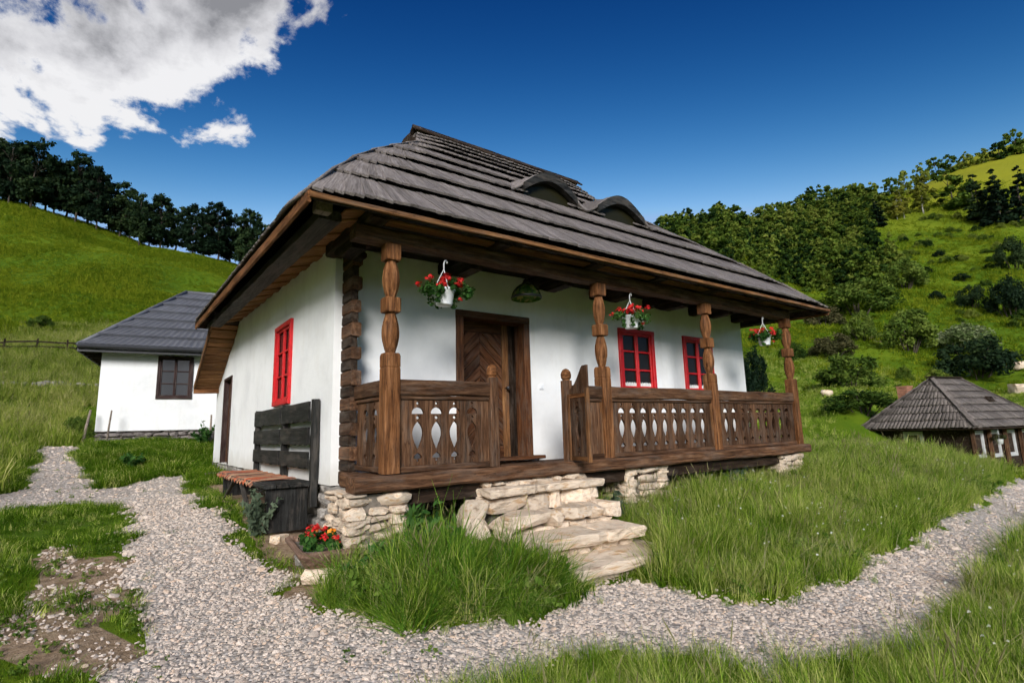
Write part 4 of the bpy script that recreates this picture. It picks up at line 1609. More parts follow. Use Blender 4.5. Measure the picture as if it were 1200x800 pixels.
def shingle_face(Lf, Rf, bounds, width, out, lift=0.075, holes=()):
    """long split shingles on a roof face; Lf(s), Rf(s) run up its left and right edges"""
    for i in range(len(bounds)-1):
        s0, s1 = bounds[i], bounds[i+1]
        A, B = Lf(s0), Rf(s0)
        A1, B1 = Lf(s1), Rf(s1)
        nrm = (B-A).cross((A1+B1)/2-(A+B)/2).normalized()
        if nrm.z < 0:
            nrm = -nrm
        Ln = (B-A).length
        n = max(1, int(Ln/width))
        for k in range(n):
            t = (k+0.5)/n
            lo, hi = A.lerp(B, t), A1.lerp(B1, t)
            # shingles keep square to the eave except close to the hips, where they fan with the hip
            square = lo + (hi-lo) - (B-A).normalized()*((hi-lo).dot((B-A).normalized()))
            edge = min(t, 1-t)
            f = min(1.0, max(0.0, (edge*Ln)/1.2))
            hi2 = hi.lerp(square, f)
            # stay inside the face
            x = (hi2 - A1).dot((B1-A1).normalized()) if (B1-A1).length > 1e-5 else 0
            L1 = (B1-A1).length
            over = 0
            if x < 0 or x > L1:
                hi2 = A1.lerp(B1, min(max(x/max(L1, 1e-5), 0.0), 1.0))
            up = (hi2 - lo)
            ln = up.length*1.08 + 0.06
            if any(h(lo.lerp(hi2, 0.5)) for h in holes):
                continue
            d = up.normalized()
            lf = lift*(0.30 + 0.70*min(1.0, edge*Ln/0.55))
            low = lo - d*random.uniform(0.0, 0.03) + nrm*(lf + random.uniform(-0.003, 0.005))
            top = low + d*ln - nrm*(lf*0.95)
            xax = (top-low).normalized()
            side = nrm.cross(xax).normalized()
            zz = xax.cross(side)
            c = (top+low)/2
            M = Matrix(((xax.x, side.x, zz.x, c.x), (xax.y, side.y, zz.y, c.y), (xax.z, side.z, zz.z, c.z), (0, 0, 0, 1)))
            w = Ln/n*random.uniform(0.95, 1.01)
            out.append((M, (top-low).length, w))

def shingle_box(Ln, w):
    x, y = Ln/2, w/2
    V = [(-x, -y, -0.013), (-x, y, -0.013), (x, y, -0.004), (x, -y, -0.004), (-x, -y, 0.013), (-x, y, 0.013), (x, y, 0.004), (x, -y, 0.004)]
    F = [(3, 2, 1, 0), (4, 5, 6, 7), (0, 1, 5, 4), (1, 2, 6, 5), (2, 3, 7, 6), (3, 0, 4, 7)]
    return V, F

def join_shingles(rows, name, parent, mat):
    V, F, rn = [], [], []
    base, fb = shingle_box(1, 1)
    base = np.array(base)
    fb = np.array(fb)
    for k, (M, ln, w) in enumerate(rows):
        m = np.array(M)
        b = base*np.array([ln, w, 1.0])
        V.append(b@m[:3, :3].T + m[:3, 3])
        F.append(fb + 8*k)
        rn += [random.random()]*6
    me = fast_mesh(name, np.concatenate(V), np.concatenate(F), mat, rnd=rn)
    o = mobj(name, me, Matrix(), parent)
    tag(o, kind='stuff')
    return o

bounds = [0, .15, .30, .44, .57, .69, .79, .87, .94, 1.0]
front = []
DORM = [(3.36, 0.52), (5.02, 0.55)]          # centre x, half width of the two eyebrow dormers
YD = 1.5
def in_dormer(p):
    return any(abs(p.x-x) < hw*0.80 and YD+0.02 < p.y < YD+0.35 for x, hw in DORM)
shingle_face(front_left, front_right, bounds, SH_W, front, holes=(in_dormer,))
def importance(row):
    p = row[0].translation
    d = (p - Vector(CAM)).length
    return row[1]*row[2]/d**2
front.sort(key=importance, reverse=True)
_shm = {}
for M, ln, w in front[:300]:
    key = (round(ln, 1), round(w, 2))
    if key not in _shm:
        V, F = shingle_box(ln, w)
        _shm[key] = mesh('shingle', V, F, 'shingle_wood')
    mobj('shingle', _shm[key], M, roof)
join_shingles(front[300:], 'shingles', roof, 'shingle_wood')
rest = []
shingle_face(back_right, back_left, bounds, 0.16, rest)
shingle_face(back_left, front_left, bounds[:6] + [0.76], 0.13, rest)
shingle_face(front_right, back_right, bounds[:6] + [0.75], 0.13, rest)
join_shingles(rest, 'shingles', roof, 'shingle_wood')
# ridge boards
for s in (-1, 1):
    beam('ridge_board', RL + Vector((-0.10, s*0.07, 0.045)), RR + Vector((0.06, s*0.07, 0.045)), 0.24, 0.035, 'dark_wood', roof, up=(0, s*0.85, 1), jit=0.004)
# fascias
beam('fascia', FL + Vector((-0.02, -0.02, -0.045)), FR + Vector((0.02, -0.02, -0.04)), 0.03, 0.052, 'warm_wood', roof, jit=0.003)
beam('fascia', FL + Vector((-0.02, 0.0, -0.055)), BL + Vector((-0.02, 0.0, -0.055)), 0.035, 0.11, 'post_wood', roof, jit=0.003)
beam('fascia', FR + Vector((0.02, 0.0, -0.06)), BR + Vector((0.02, 0, -0.06)), 0.035, 0.12, 'warm_wood', roof, jit=0.003)
# left eave: long grey plate and boarded soffit up to the wall
def lz(y):
    return 2.48 + (y+0.33)*0.0336
beam('eave_plate', (-0.60, 0.05, lz(0.0)-0.045), (-0.60, 7.9, lz(7.9)-0.045), 0.22, 0.10, 'grey_beam_wood', roof, jit=0.006)
n = 30
for k in range(n):
    y = -0.02 + k*(7.9/n)
    zz = lz(y) + 0.005
    beam('soffit_board', (-0.50, y+0.06, zz-0.02), (HX0+0.06, y+0.06, zz+0.09), 7.9/n*0.93, 0.02 + 0.05*(k % 2), 'soffit_wood', roof)
for k in range(11):
    x = 0.75 + k*0.66
    beam('rafter_tail', (x, -0.28, 2.43), (x, 0.75, 3.27), 0.10, 0.09, 'dark_wood', roof)
beam('end_block', (-0.70, -0.10, 2.47), (-0.70, 0.02, 2.475), 0.15, 0.12, 'stake_wood', roof)
# lower roof over the back of the house
LT = [(-0.66, 7.35, 2.84), (8.4, 7.35, 2.84), (8.4, 9.95, 1.58), (-0.66, 9.95, 1.58)]
lean = slab('lean_to_roof', LT, 'dark_wood', house, 0.04)
rows = []
shingle_face(lambda s: Vector(LT[3]).lerp(Vector(LT[0]), s), lambda s: Vector(LT[2]).lerp(Vector(LT[1]), s), [0, .25, .5, .75, 1], 0.14, rows)
join_shingles(rows, 'shingles', lean, 'shingle_wood')
beam('rake_board', (-0.67, 7.5, 2.72), (-0.67, 9.9, 1.56), 0.035, 0.13, 'warm_wood', lean, jit=0.003)
for k in range(16):
    t = k/16
    y, zz = 7.5 + 2.35*t, 2.70 - 1.14*t
    beam('soffit_board', (-0.64, y+0.07, zz-0.035), (HX0+0.05, y+0.07, zz-0.035), 0.145, 0.02 + 0.03*(k % 2), 'soffit_wood', lean, up=(0, 0.44, 1))
beam('plate_end', (-0.68, 9.86, 1.50), (0.0, 9.86, 1.52), 0.14, 0.12, 'post_wood', lean, jit=0.004)

# eyebrow dormers
SL = (RL.z-FL.z)/(RL.y-FL.y)
def plane_z(y):
    return FL.z + (y-FL.y)*SL
def dormer(xc, hw):
    H0 = 0.43
    a = hw*1.55
    def hh(x):
        t = abs(x)/hw
        return H0*max(0.0, math.cos(min(1, t/1.55)*math.pi/2))**1.5
    nx, ny = 36, 7
    V, F = [], []
    for i in range(nx+1):
        x = -a + 2*a*i/nx
        h = hh(x)
        dy = h/(SL-0.22)
        y0 = YD - 0.10
        for j in range(ny):
            t = j/(ny-1)
            y = y0 + (dy+0.10 + 0.05)*t
            zz = max(plane_z(YD) + h + 0.22*(y-YD), plane_z(y)) + 0.05 - 0.02*((j % 2) == 0)
            if j == 0:
                zz = plane_z(YD) + h - 0.02 + 0.05
            V.append((xc+x, y, zz))
    for i in range(nx):
        for j in range(ny-1):
            F.append((i*ny+j, (i+1)*ny+j, (i+1)*ny+j+1, i*ny+j+1))
    # skin thickness
    n0 = len(V)
    V += [(x, y, z-0.05) for x, y, z in V]
    F2 = [tuple(n0+q for q in f[::-1]) for f in F]
    F += F2
    for i in range(nx):
        F.append((i*ny, n0+i*ny, n0+(i+1)*ny, (i+1)*ny))
    d = mobj('dormer', mesh('dormer', V, F, 'shingle_wood', True), Matrix(), house)
    # thick dark rim following the arch
    V, F = [], []
    m = 28
    for i in range(m+1):
        x = -hw*1.08 + 2*hw*1.08*i/m
        z1 = plane_z(YD) + hh(x) + 0.025
        z0 = plane_z(YD) + max(0.0, hh(x)*0.86 - 0.045) - 0.03
        for y in (YD-0.13, YD-0.02):
            V += [(xc+x, y, z0), (xc+x, y, z1)]
    for i in range(m):
        b, c = 4*i, 4*(i+1)
        F += [(b, c, c+1, b+1), (b+2, b+3, c+3, c+2), (b+1, c+1, c+3, b+3), (b, b+2, c+2, c)]
    F += [(0, 1, 3, 2), (4*m, 4*m+2, 4*m+3, 4*m+1)]
    mobj('rim', mesh('rim', V, F, 'black_paint_wood'), Matrix(), d)
    pts = [(xc-hw, plane_z(YD)-0.02)] + [(xc - hw + 2*hw*i/20, plane_z(YD) + max(0.0, hh(-hw + 2*hw*i/20)*0.9-0.03)) for i in range(1, 20)] + [(xc+hw, plane_z(YD)-0.02)]
    V, F = extrude_poly(pts, 0.02)
    mobj('pane', mesh('pane', V, F, 'dormer_glass'), Matrix(((1, 0, 0, 0), (0, 0, -1, YD+0.02), (0, 1, 0, 0), (0, 0, 0, 1))), d)
for x, hw in DORM:
    dormer(x, hw)

# ------------------------------------------------------------------ stonework under the house
stone_courses(house, (HX0, 5.2), (HX0, HY0-0.02), -0.95, -0.165, 0.24, 'grey_stone', 0.12, 0.22, 0.22, 0.42)
stone_courses(house, (HX0, 10.0), (HX0, 5.2), -0.75, -0.165, 0.24, 'grey_stone', 0.16, 0.24, 0.35, 0.6)
stone_courses(house, (HX0, HY0), (HX1, HY0), -0.95, -0.165, 0.24, 'grey_stone', 0.16, 0.26, 0.3, 0.6)
def pier(x0, x1, y0, y1, z0, z1, mat):
    p = box('stone_pier', (x0+0.07, y0+0.07, z0), (x1-0.07, y1-0.07, z1-0.02), 'mortar', house, axis=2)
    stone_courses(p, (x0, y1), (x0, y0), z0, z1, 0.2, mat, 0.06, 0.12, 0.16, 0.34)
    stone_courses(p, (x0, y0), (x1, y0), z0, z1, 0.2, mat, 0.06, 0.12, 0.16, 0.36)
    stone_courses(p, (x1, y0), (x1, y1), z0, z1, 0.2, mat, 0.07, 0.12, 0.2, 0.36)
pier(-0.42, 0.20, -0.06, 0.62, -0.98, -0.15, 'pale_stone')
pier(3.2, 4.02, -0.03, 0.6, -0.98, -0.15, 'pale_stone')
pier(6.95, 7.72, -0.03, 0.6, -0.95, -0.15, 'pale_stone')

# ------------------------------------------------------------------ stone steps in front of the porch opening
steps = empty('stone_steps', (1.7, -0.6, -1.0), 'rough pale stone steps rising to the porch opening', 'steps')
BLOCKS = []
for s in range(10):
    V, F = stone_vf(40+s, 3, 0.05 + 0.015*(s % 4), 0.075)
    BLOCKS.append(mesh('stone', V, F, 'pale_stone'))
def block(c, size, rz=0.0, tilt=0.03):
    M = T(c) @ Matrix.Rotation(rz, 4, 'Z') @ Matrix.Rotation(random.uniform(-tilt, tilt), 4, 'X') @ Matrix.Rotation(random.uniform(-tilt, tilt), 4, 'Y') @ Matrix.Diagonal((size[0]*random.choice((-1, 1)), size[1]*random.choice((-1, 1)), size[2], 1))
    return mobj('stone', random.choice(BLOCKS), M, steps)
def block_row(x0, x1, yf, yb, z0, z1, ws, wild=0.03):
    tot = sum(ws)
    x = x0
    for w in ws:
        w = w/tot*(x1-x0)
        block((x+w/2, (yf+yb)/2 + random.uniform(-wild, wild), (z0+z1)/2 + random.uniform(-0.008, 0.008)), (w*1.07, (yb-yf)*1.08, (z1-z0)*1.10), random.uniform(-0.06, 0.06))
        x += w
def rubble_row(x0, x1, yf, z0, z1):
    x = x0
    while x < x1 - 0.05:
        w = min(random.uniform(0.09, 0.24), x1-x)
        block((x+w/2, yf+0.12, (z0+z1)/2 + random.uniform(-0.01, 0.01)), (w*1.1, 0.24, (z1-z0)*random.uniform(0.95, 1.2)), random.uniform(-0.15, 0.15), 0.08)
        x += w
def slab_stone(seed):
    rs = random.Random(seed)
    out = []
    n = 5
    for sx, sy, ex, ey in ((-.5, -.5, .5, -.5), (.5, -.5, .5, .5), (.5, .5, -.5, .5), (-.5, .5, -.5, -.5)):
        for i in range(n):
            t = i/n
            out.append((sx + (ex-sx)*t + rs.uniform(-.03, .03), sy + (ey-sy)*t + rs.uniform(-.03, .03)))
    m = len(out)
    V = []
    for z, s in ((-0.5, 0.93), (-0.25, 0.99), (0.28, 1.0), (0.46, 0.975), (0.5, 0.93)):
        for x, y in out:
            V.append((x*s + rs.uniform(-.018, .018), y*s + rs.uniform(-.018, .018), z + rs.uniform(-.06, .06)))
    F = []
    for r_ in range(4):
        for k in range(m):
            F.append((r_*m+k, r_*m+(k+1) % m, (r_+1)*m+(k+1) % m, (r_+1)*m+k))
    c0, c1 = len(V), len(V)+1
    V += [(0, 0, -0.5), (0, 0, 0.52)]
    for k in range(m):
        F.append((c0, (k+1) % m, k))
        F.append((c1, 4*m+k, 4*m+(k+1) % m))
    return mesh('slab', V, F, 'pale_stone')
SLABS = [slab_stone(s) for s in range(8)]
def tread(x0, x1, yf, yb, z0, z1, ws):
    tot = sum(ws)
    x = x0
    for w in ws:
        w = w/tot*(x1-x0)
        M = T(x+w/2, (yf+yb)/2 + random.uniform(-0.025, 0.02), (z0+z1)/2) @ Matrix.Rotation(random.uniform(-0.04, 0.04), 4, 'Z') @ Matrix.Rotation(random.uniform(-0.015, 0.015), 4, 'X') @ Matrix.Rotation(random.uniform(-0.015, 0.015), 4, 'Y') @ Matrix.Diagonal((w*1.03*random.choice((-1, 1)), (yb-yf)*1.06, z1-z0, 1))
        mobj('slab', random.choice(SLABS), M, steps)
        x += w
box('core', (1.12, -0.02, -1.05), (2.44, 0.20, -0.30), 'mortar', steps)
box('core', (1.10, -0.42, -1.05), (2.36, -0.03, -0.62), 'mortar', steps)
box('core', (1.16, -0.76, -1.10), (2.28, -0.43, -0.78), 'mortar', steps)
box('core', (1.24, -1.08, -1.15), (2.24, -0.77, -0.94), 'mortar', steps)
rubble_row(1.02, 2.48, -0.06, -0.22, -0.15)
tread(0.98, 2.60, -0.22, 0.14, -0.29, -0.21, (1.0, 0.7, 1.1, 0.9))
block_row(0.97, 2.60, -0.18, 0.10, -0.48, -0.29, (1.3, 0.8, 0.5, 0.9, 0.5), 0.015)
block_row(0.95, 2.50, -0.55, -0.12, -0.60, -0.445, (1.5, 0.8, 0.85, 0.75, 0.5), 0.02)
rubble_row(0.98, 2.44, -0.50, -0.70, -0.59)
tread(1.06, 2.42, -0.92, -0.44, -0.73, -0.625, (1.5, 1.0))
rubble_row(1.12, 2.36, -0.86, -0.83, -0.73)
tread(1.14, 2.50, -1.32, -0.76, -0.90, -0.81, (1.5, 1.2))
rubble_row(1.22, 2.40, -1.24, -1.00, -0.90)
rubble_row(1.24, 2.34, -1.23, -1.12, -0.99)
for x, y, zz, s in ((0.86, -0.10, -0.40, 0.24), (0.84, -0.14, -0.58, 0.30), (0.82, -0.08, -0.82, 0.36), (0.90, -0.48, -0.84, 0.26), (1.02, -0.78, -0.92, 0.22), (2.50, -0.38, -0.84, 0.26), (2.40, -0.80, -0.96, 0.22), (2.62, -0.05, -0.72, 0.3)):
    block((x, y, zz), (s*1.15, s, s*0.85), random.uniform(0, 3), 0.2)

# ------------------------------------------------------------------ bench, rug, wooden step
bench = empty('bench', (-0.45, 3.2, -0.56), 'black slatted wooden bench with high back against the white side wall', 'bench')
bx = HX0 - 0.07
for y in (1.63, 3.02, 4.78):
    box('back_post', (bx-0.03, y-0.04, -0.42), (bx+0.05, y+0.04, 0.80), 'black_paint_wood', bench, axis=2)
def slat(y0, y1, z0, z1):
    n = 22
    pts = [(y0, z1 + random.uniform(-0.004, 0.004)), (y0, z0)]
    for i in range(1, n):
        pts.append((y0 + (y1-y0)*i/n, z0 + (random.uniform(-0.006, 0.022) if i % 2 else random.uniform(-0.012, 0.004))))
    pts += [(y1, z0), (y1, z1 + random.uniform(-0.004, 0.004))]
    c = ((y0+y1)/2, (z0+z1)/2)
    V, F = extrude_poly([(y-c[0], zz-c[1]) for y, zz in pts], 0.028)
    mobj('back_slat', mesh('back_slat', V, F, 'black_paint_wood'), Matrix(((0, 0, -1, bx-0.031), (1, 0, 0, c[0]), (0, 1, 0, c[1]), (0, 0, 0, 1))), bench)
for z0, z1 in ((0.545, 0.775), (0.275, 0.48), (0.0, 0.19)):
    slat(1.68, 2.98, z0, z1)
    slat(3.06, 4.74, z0, z1)
for k in range(4):
    x0 = -0.76 + 0.135*k
    box('seat_plank', (x0, 1.60, -0.185), (x0+0.128, 4.80, -0.14), 'black_paint_wood', bench, axis=1, jit=0.002)
for y in (1.66, 4.55):
    box('end_panel', (-0.72, y, -0.66), (-0.27, y+0.05, -0.19), 'black_paint_wood', bench, axis=2)
box('stretcher', (-0.5, 1.72, -0.30), (-0.46, 4.54, -0.22), 'black_paint_wood', bench, axis=1)
beam('brace', (-0.735, 3.55, -0.19), (-0.76, 4.35, -0.60), 0.05, 0.04, 'grey_beam_wood', bench)
beam('brace', (-0.735, 3.05, -0.19), (-0.76, 2.05, -0.64), 0.05, 0.04, 'grey_beam_wood', bench)

def rug():
    nx, ny = 10, 60
    V, F = [], []
    for i in range(nx+1):
        for j in range(ny+1):
            x = -0.27 - 0.52*i/nx
            y = 2.15 + 2.62*j/ny
            zz = -0.13 + 0.006*math.sin(y*17) + 0.005*math.sin(y*41 + x*9) + 0.004*random.random()
            if i == nx:
                x, zz = -0.792 - 0.004*math.sin(y*23), -0.175 + 0.02*math.sin(y*31)
            V.append((x + 0.5, y - 3.4, zz + 0.13))
    m = ny+1
    for i in range(nx):
        for j in range(ny):
            F.append((i*m+j, (i+1)*m+j, (i+1)*m+j+1, i*m+j+1))
    n0 = len(V)
    V += [(x, y, z-0.008) for x, y, z in V]
    F += [tuple(n0+q for q in f[::-1]) for f in F]
    o = mobj('rug', mesh('rug', V, F, 'striped_rug', True), T(-0.5, 3.4, -0.13))
    tag(o, 'striped orange and brown woven rug spread on the black bench', 'rug')
rug()
st = empty('wooden_step', (-0.42, 7.9, -0.42), 'pale plank step outside the narrow side door', 'step')
box('tread', (-0.66, 7.2, -0.34), (-0.20, 8.6, -0.27), 'stake_wood', st, axis=1, jit=0.004)
box('riser', (-0.62, 7.25, -0.55), (-0.24, 8.55, -0.342), 'warm_wood', st, axis=1, jit=0.004)

# ------------------------------------------------------------------ leaves and flowers helpers
def leaf_cloud(centers, radii, n, size, seed, squash=1.0, aspect=1.6, shell=0.55, jitter=0.35, droop=0.0):
    """n rhombic leaves scattered through blobs; returns V, F, rnd arrays"""
    rs = np.random.default_rng(seed)
    centers = np.asarray(centers, float)
    radii = np.asarray(radii, float)
    wgt = radii**2
    k = rs.choice(len(centers), n, p=wgt/wgt.sum())
    d = rs.normal(size=(n, 3))
    d /= np.linalg.norm(d, axis=1, keepdims=True)
    rad = radii[k]*(shell + (1-shell)*rs.random(n))*(0.75 + 0.35*rs.random(n))
    P = centers[k] + d*rad[:, None]*np.array([1, 1, squash])
    nrm = d + rs.normal(size=(n, 3))*jitter + np.array([0, 0, 0.35])
    nrm /= np.linalg.norm(nrm, axis=1, keepdims=True)
    t = np.cross(nrm, rs.normal(size=(n, 3)))
    t[:, 2] -= droop
    t /= np.linalg.norm(t, axis=1, keepdims=True) + 1e-9
    b = np.cross(nrm, t)
    s = size*(0.6 + 0.8*rs.random(n))[:, None]
    bend = nrm*s*0.18
    V = np.stack([P - t*s*aspect/2, P + b*s/2 + bend, P + t*s*aspect/2, P - b*s/2 + bend], 1).reshape(-1, 3)
    F = np.arange(n*4).reshape(-1, 4)
    blob = rs.random(len(centers))
    rnd = np.clip(blob[k]*0.5 + rs.random(n)*0.5, 0, 1)
    return V, F, rnd

def flower_mesh(mat, seed, r=0.035, n=26, size=0.02):
    V, F, rn = leaf_cloud([(0, 0, 0)], [r], n, size, seed, 0.7, 1.0, 0.5, 0.5)
    return fast_mesh('flower_head', V, F, mat)
FLOWER = {m: [flower_mesh(m, s) for s in range(3)] for m in ('red_petal', 'orange_petal', 'white_petal')}

def flower(parent, p, mat, s=1.0):
    mobj('flower_head', random.choice(FLOWER[mat]), T(p) @ Matrix.Rotation(random.uniform(0, 6), 4, 'Z') @ Matrix.Scale(s, 4), parent)

def basket(x, y, zhook, label, seed, trail=0.0, white=False):
    rs = random.Random(seed)
    zt = zhook - 0.36
    root = empty('hanging_flower_basket', (x, y, zt-0.17), label, 'flower basket', 'hanging flower baskets on the porch')
    V, F = lathe([(0.083, 0.0), (0.086, 0.005), (0.112, 0.155), (0.120, 0.158), (0.122, 0.175), (0.112, 0.176), (0.104, 0.15)], 24)
    mobj('pot', mesh('pot', V, F, 'white_plastic', True), T(x, y, zt-0.17), root)
    hk = [(x, y, zt+0.22), (x, y, zt+0.29), (x+0.012, y, zt+0.325), (x+0.03, y, zt+0.335), (x+0.042, y, zt+0.318), (x+0.036, y, zt+0.30)]
    V, F = tube(hk, 0.008, 6)
    hg = mobj('hanger', mesh('hanger', V, F, 'white_plastic', True), Matrix(), root)
    for k in range(3):
        a = k*2.1 + 0.4
        V, F = tube([(x, y, zt+0.23), (x+0.115*math.cos(a), y+0.115*math.sin(a), zt)], 0.004, 5)
        mobj('hanger_arm', mesh('hanger_arm', V, F, 'white_plastic'), Matrix(), hg)
    cs, rd = [], []
    for k in range(24):
        a, rr = rs.uniform(0, 6.28), rs.uniform(0.04, 0.27)
        cs.append((rr*math.cos(a) + 0.03, rr*math.sin(a), rs.uniform(0.0, 0.10) - rr*0.2))
        rd.append(rs.uniform(0.05, 0.09))
    for k in range(5):
        a = rs.uniform(0, 6.28)
        for q in range(3):
            cs.append((0.17*math.cos(a) + 0.02, 0.17*math.sin(a), -0.02 - 0.06*q - trail*q))
            rd.append(0.04)
    V, F, rn = leaf_cloud(cs, rd, 1500, 0.027, seed, 0.8, 1.3)
    mobj('foliage', fast_mesh('foliage', V, F, 'leaf_plant', rnd=rn), T(x, y, zt), root)
    for k in range(20):
        a, rr = rs.uniform(0, 6.28), rs.uniform(0.0, 0.28)
        flower(root, (x + rr*math.cos(a), y + rr*math.sin(a), zt + rs.uniform(0.04, 0.13) - rr*0.12), 'red_petal', rs.uniform(1.0, 1.6))
    flower(root, (x+0.15, y-0.08, zt-0.10), 'red_petal', 0.8)
    if white:
        for k in range(10):
            flower(root, (x+0.19+rs.uniform(-0.05, 0.05), y-0.03+rs.uniform(-0.06, 0.06), zt - rs.uniform(0.0, 0.16)), 'white_petal', rs.uniform(0.3, 0.5))
basket(0.63, 0.06, 2.235, 'red geraniums in white hanging pot nearest the front door', 11)
basket(3.56, 0.06, 2.245, 'red geraniums in white hanging pot above the wider red window', 12, 0.0, True)
basket(6.98, 0.06, 2.25, 'red geraniums in white hanging pot at the far end of the porch', 13, 0.01, True)

# lamp
lampo = empty('hanging_lamp', (2.16, 0.6, 2.08), 'dark green dome lamp shade hanging from the porch ceiling', 'lamp')
prof = [(0.195, 0.0), (0.198, 0.012), (0.19, 0.05), (0.165, 0.11), (0.12, 0.165), (0.06, 0.198), (0.03, 0.205)]
V, F = lathe(prof, 28, cap=False)
n0 = len(V)
V += [(x*0.97, y*0.97, z-0.006) for x, y, z in V]
F += [tuple(n0+q for q in f[::-1]) for f in F]
sh = mobj('lamp_shade', mesh('lamp_shade', V, F, 'green_lamp_shade', True), T(2.16, 0.6, 2.08), lampo)
for k in range(14):
    a = k*2*math.pi/14
    V, F = tube([((r+0.002)*math.cos(a), (r+0.002)*math.sin(a), z) for r, z in prof], 0.004, 4)
    mobj('rib', mesh('rib', V, F, 'gutter_metal'), T(2.16, 0.6, 2.08), sh)
V, F = lathe([(0.02, 0.19), (0.05, 0.205), (0.055, 0.22), (0.03, 0.235), (0.045, 0.25), (0.02, 0.262), (0.006, 0.27), (0.006, 0.52)], 12)
mobj('lamp_stem', mesh('lamp_stem', V, F, 'gutter_metal', True), T(2.16, 0.6, 2.08), lampo)
V, F = lathe([(0.198, 0.0), (0.206, 0.004), (0.206, 0.03), (0.194, 0.034)], 28, cap=False)
mobj('shade_rim', mesh('shade_rim', V, F, 'gutter_metal', True), T(2.16, 0.6, 2.078), lampo)

# ------------------------------------------------------------------ trough with flowers on stones
tz = -0.715
tr_c, tr_a = Vector((-0.545, 0.24, tz)), R(-64)
# carved trough: tapered, hollow, thick rim
def trough():
    Lh, Wh = 0.47, 0.25
    M = T(tr_c) @ Matrix.Rotation(R(83), 4, 'Z')
    rings = []
    for z, sx, sy, round_ in ((0.0, 0.72, 0.62, 0.03), (0.035, 0.82, 0.76, 0.03), (0.115, 0.98, 0.96, 0.03), (0.148, 1.0, 1.0, 0.025), (0.150, 0.91, 0.82, 0.02), (0.08, 0.82, 0.70, 0.02)):
        ring = []
        x, y = Lh*sx, Wh*sy
        c = 0.035
        for px, py in ((x, -y+c), (x, y-c), (x-c, y), (-x+c, y), (-x, y-c), (-x, -y+c), (-x+c, -y), (x-c, -y)):
            ring.append((px + random.uniform(-.006, .006), py + random.uniform(-.006, .006), z + random.uniform(-.004, .004)))
        rings.append(ring)
    V = [p for r_ in rings for p in r_]
    F = []
    for i in range(len(rings)-1):
        for k in range(8):
            F.append((i*8+k, i*8+(k+1) % 8, (i+1)*8+(k+1) % 8, (i+1)*8+k))
    F.append(tuple(range(7, -1, -1)))
    e = empty('wooden_trough', tuple(tr_c), 'carved wooden trough planter standing beside the corner stone pier', 'trough')
    mobj('trough_body', mesh('trough_body', V, F, 'trough_wood'), M, e)
    V2 = [(0.80*Lh*sx, 0.68*Wh*sy, 0.11) for sx, sy in ((1, -1), (1, 1), (-1, 1), (-1, -1))]
    mobj('earth', mesh('earth', V2, [(0, 1, 2, 3)], 'mortar'), M, e)
    p = empty('flowering_plants', (tr_c.x, tr_c.y, tz+0.17), 'red and orange zinnias growing in the wooden trough', 'flowers')
    rs = random.Random(5)
    cs, rd = [], []
    for k in range(22):
        cs.append((rs.uniform(-0.26, 0.34), rs.uniform(-0.12, 0.12), rs.uniform(0.11, 0.22)))
        rd.append(rs.uniform(0.035, 0.06))
    V, F, rn = leaf_cloud(cs, rd, 900, 0.032, 21, 1.0, 1.5)
    mobj('foliage', fast_mesh('foliage', V, F, 'leaf_plant', rnd=rn), M, p)
    spots = [(-0.25, 0.02, .31), (-0.14, -0.06, .33), (-0.05, 0.05, .36), (-0.12, 0.10, .30), (0.02, -0.09, .30), (0.08, 0.03, .35), (0.15, -0.06, .32), (0.22, 0.05, .33), (0.30, -0.03, .30), (-0.2, -0.1, .28), (0.25, -0.1, .28), (0.1, 0.1, .30)]
    for i, q in enumerate(spots):
        w = M @ Vector((q[0], q[1], q[2] - 0.08))
        flower(p, w, 'orange_petal' if i in (1, 8) else 'red_petal', rs.uniform(1.0, 1.5))
trough()
def lone_stone(name, c, size, mat, label, rz=0.0):
    me = STONES[mat][int(abs(c[0]*100)) % 9]
    o = mobj(name, me, T(c) @ Matrix.Rotation(rz, 4, 'Z') @ Matrix.Diagonal((*size, 1)))
    return tag(o, label, 'stone')
lone_stone('flat_stone', (-0.58, -0.06, -0.79), (0.40, 0.24, 0.15), 'pale_stone', 'flat pale stone propping the near end of the wooden trough', -0.5)
lone_stone('flat_stone', (-0.52, 0.52, -0.785), (0.32, 0.24, 0.15), 'grey_stone', 'grey stone under the back end of the wooden trough', 0.2)
lone_stone('angular_stone', (-0.62, 1.42, -0.70), (0.17, 0.14, 0.12), 'pale_stone', 'angular buff stone on bare soil by the bench panel', 0.7)

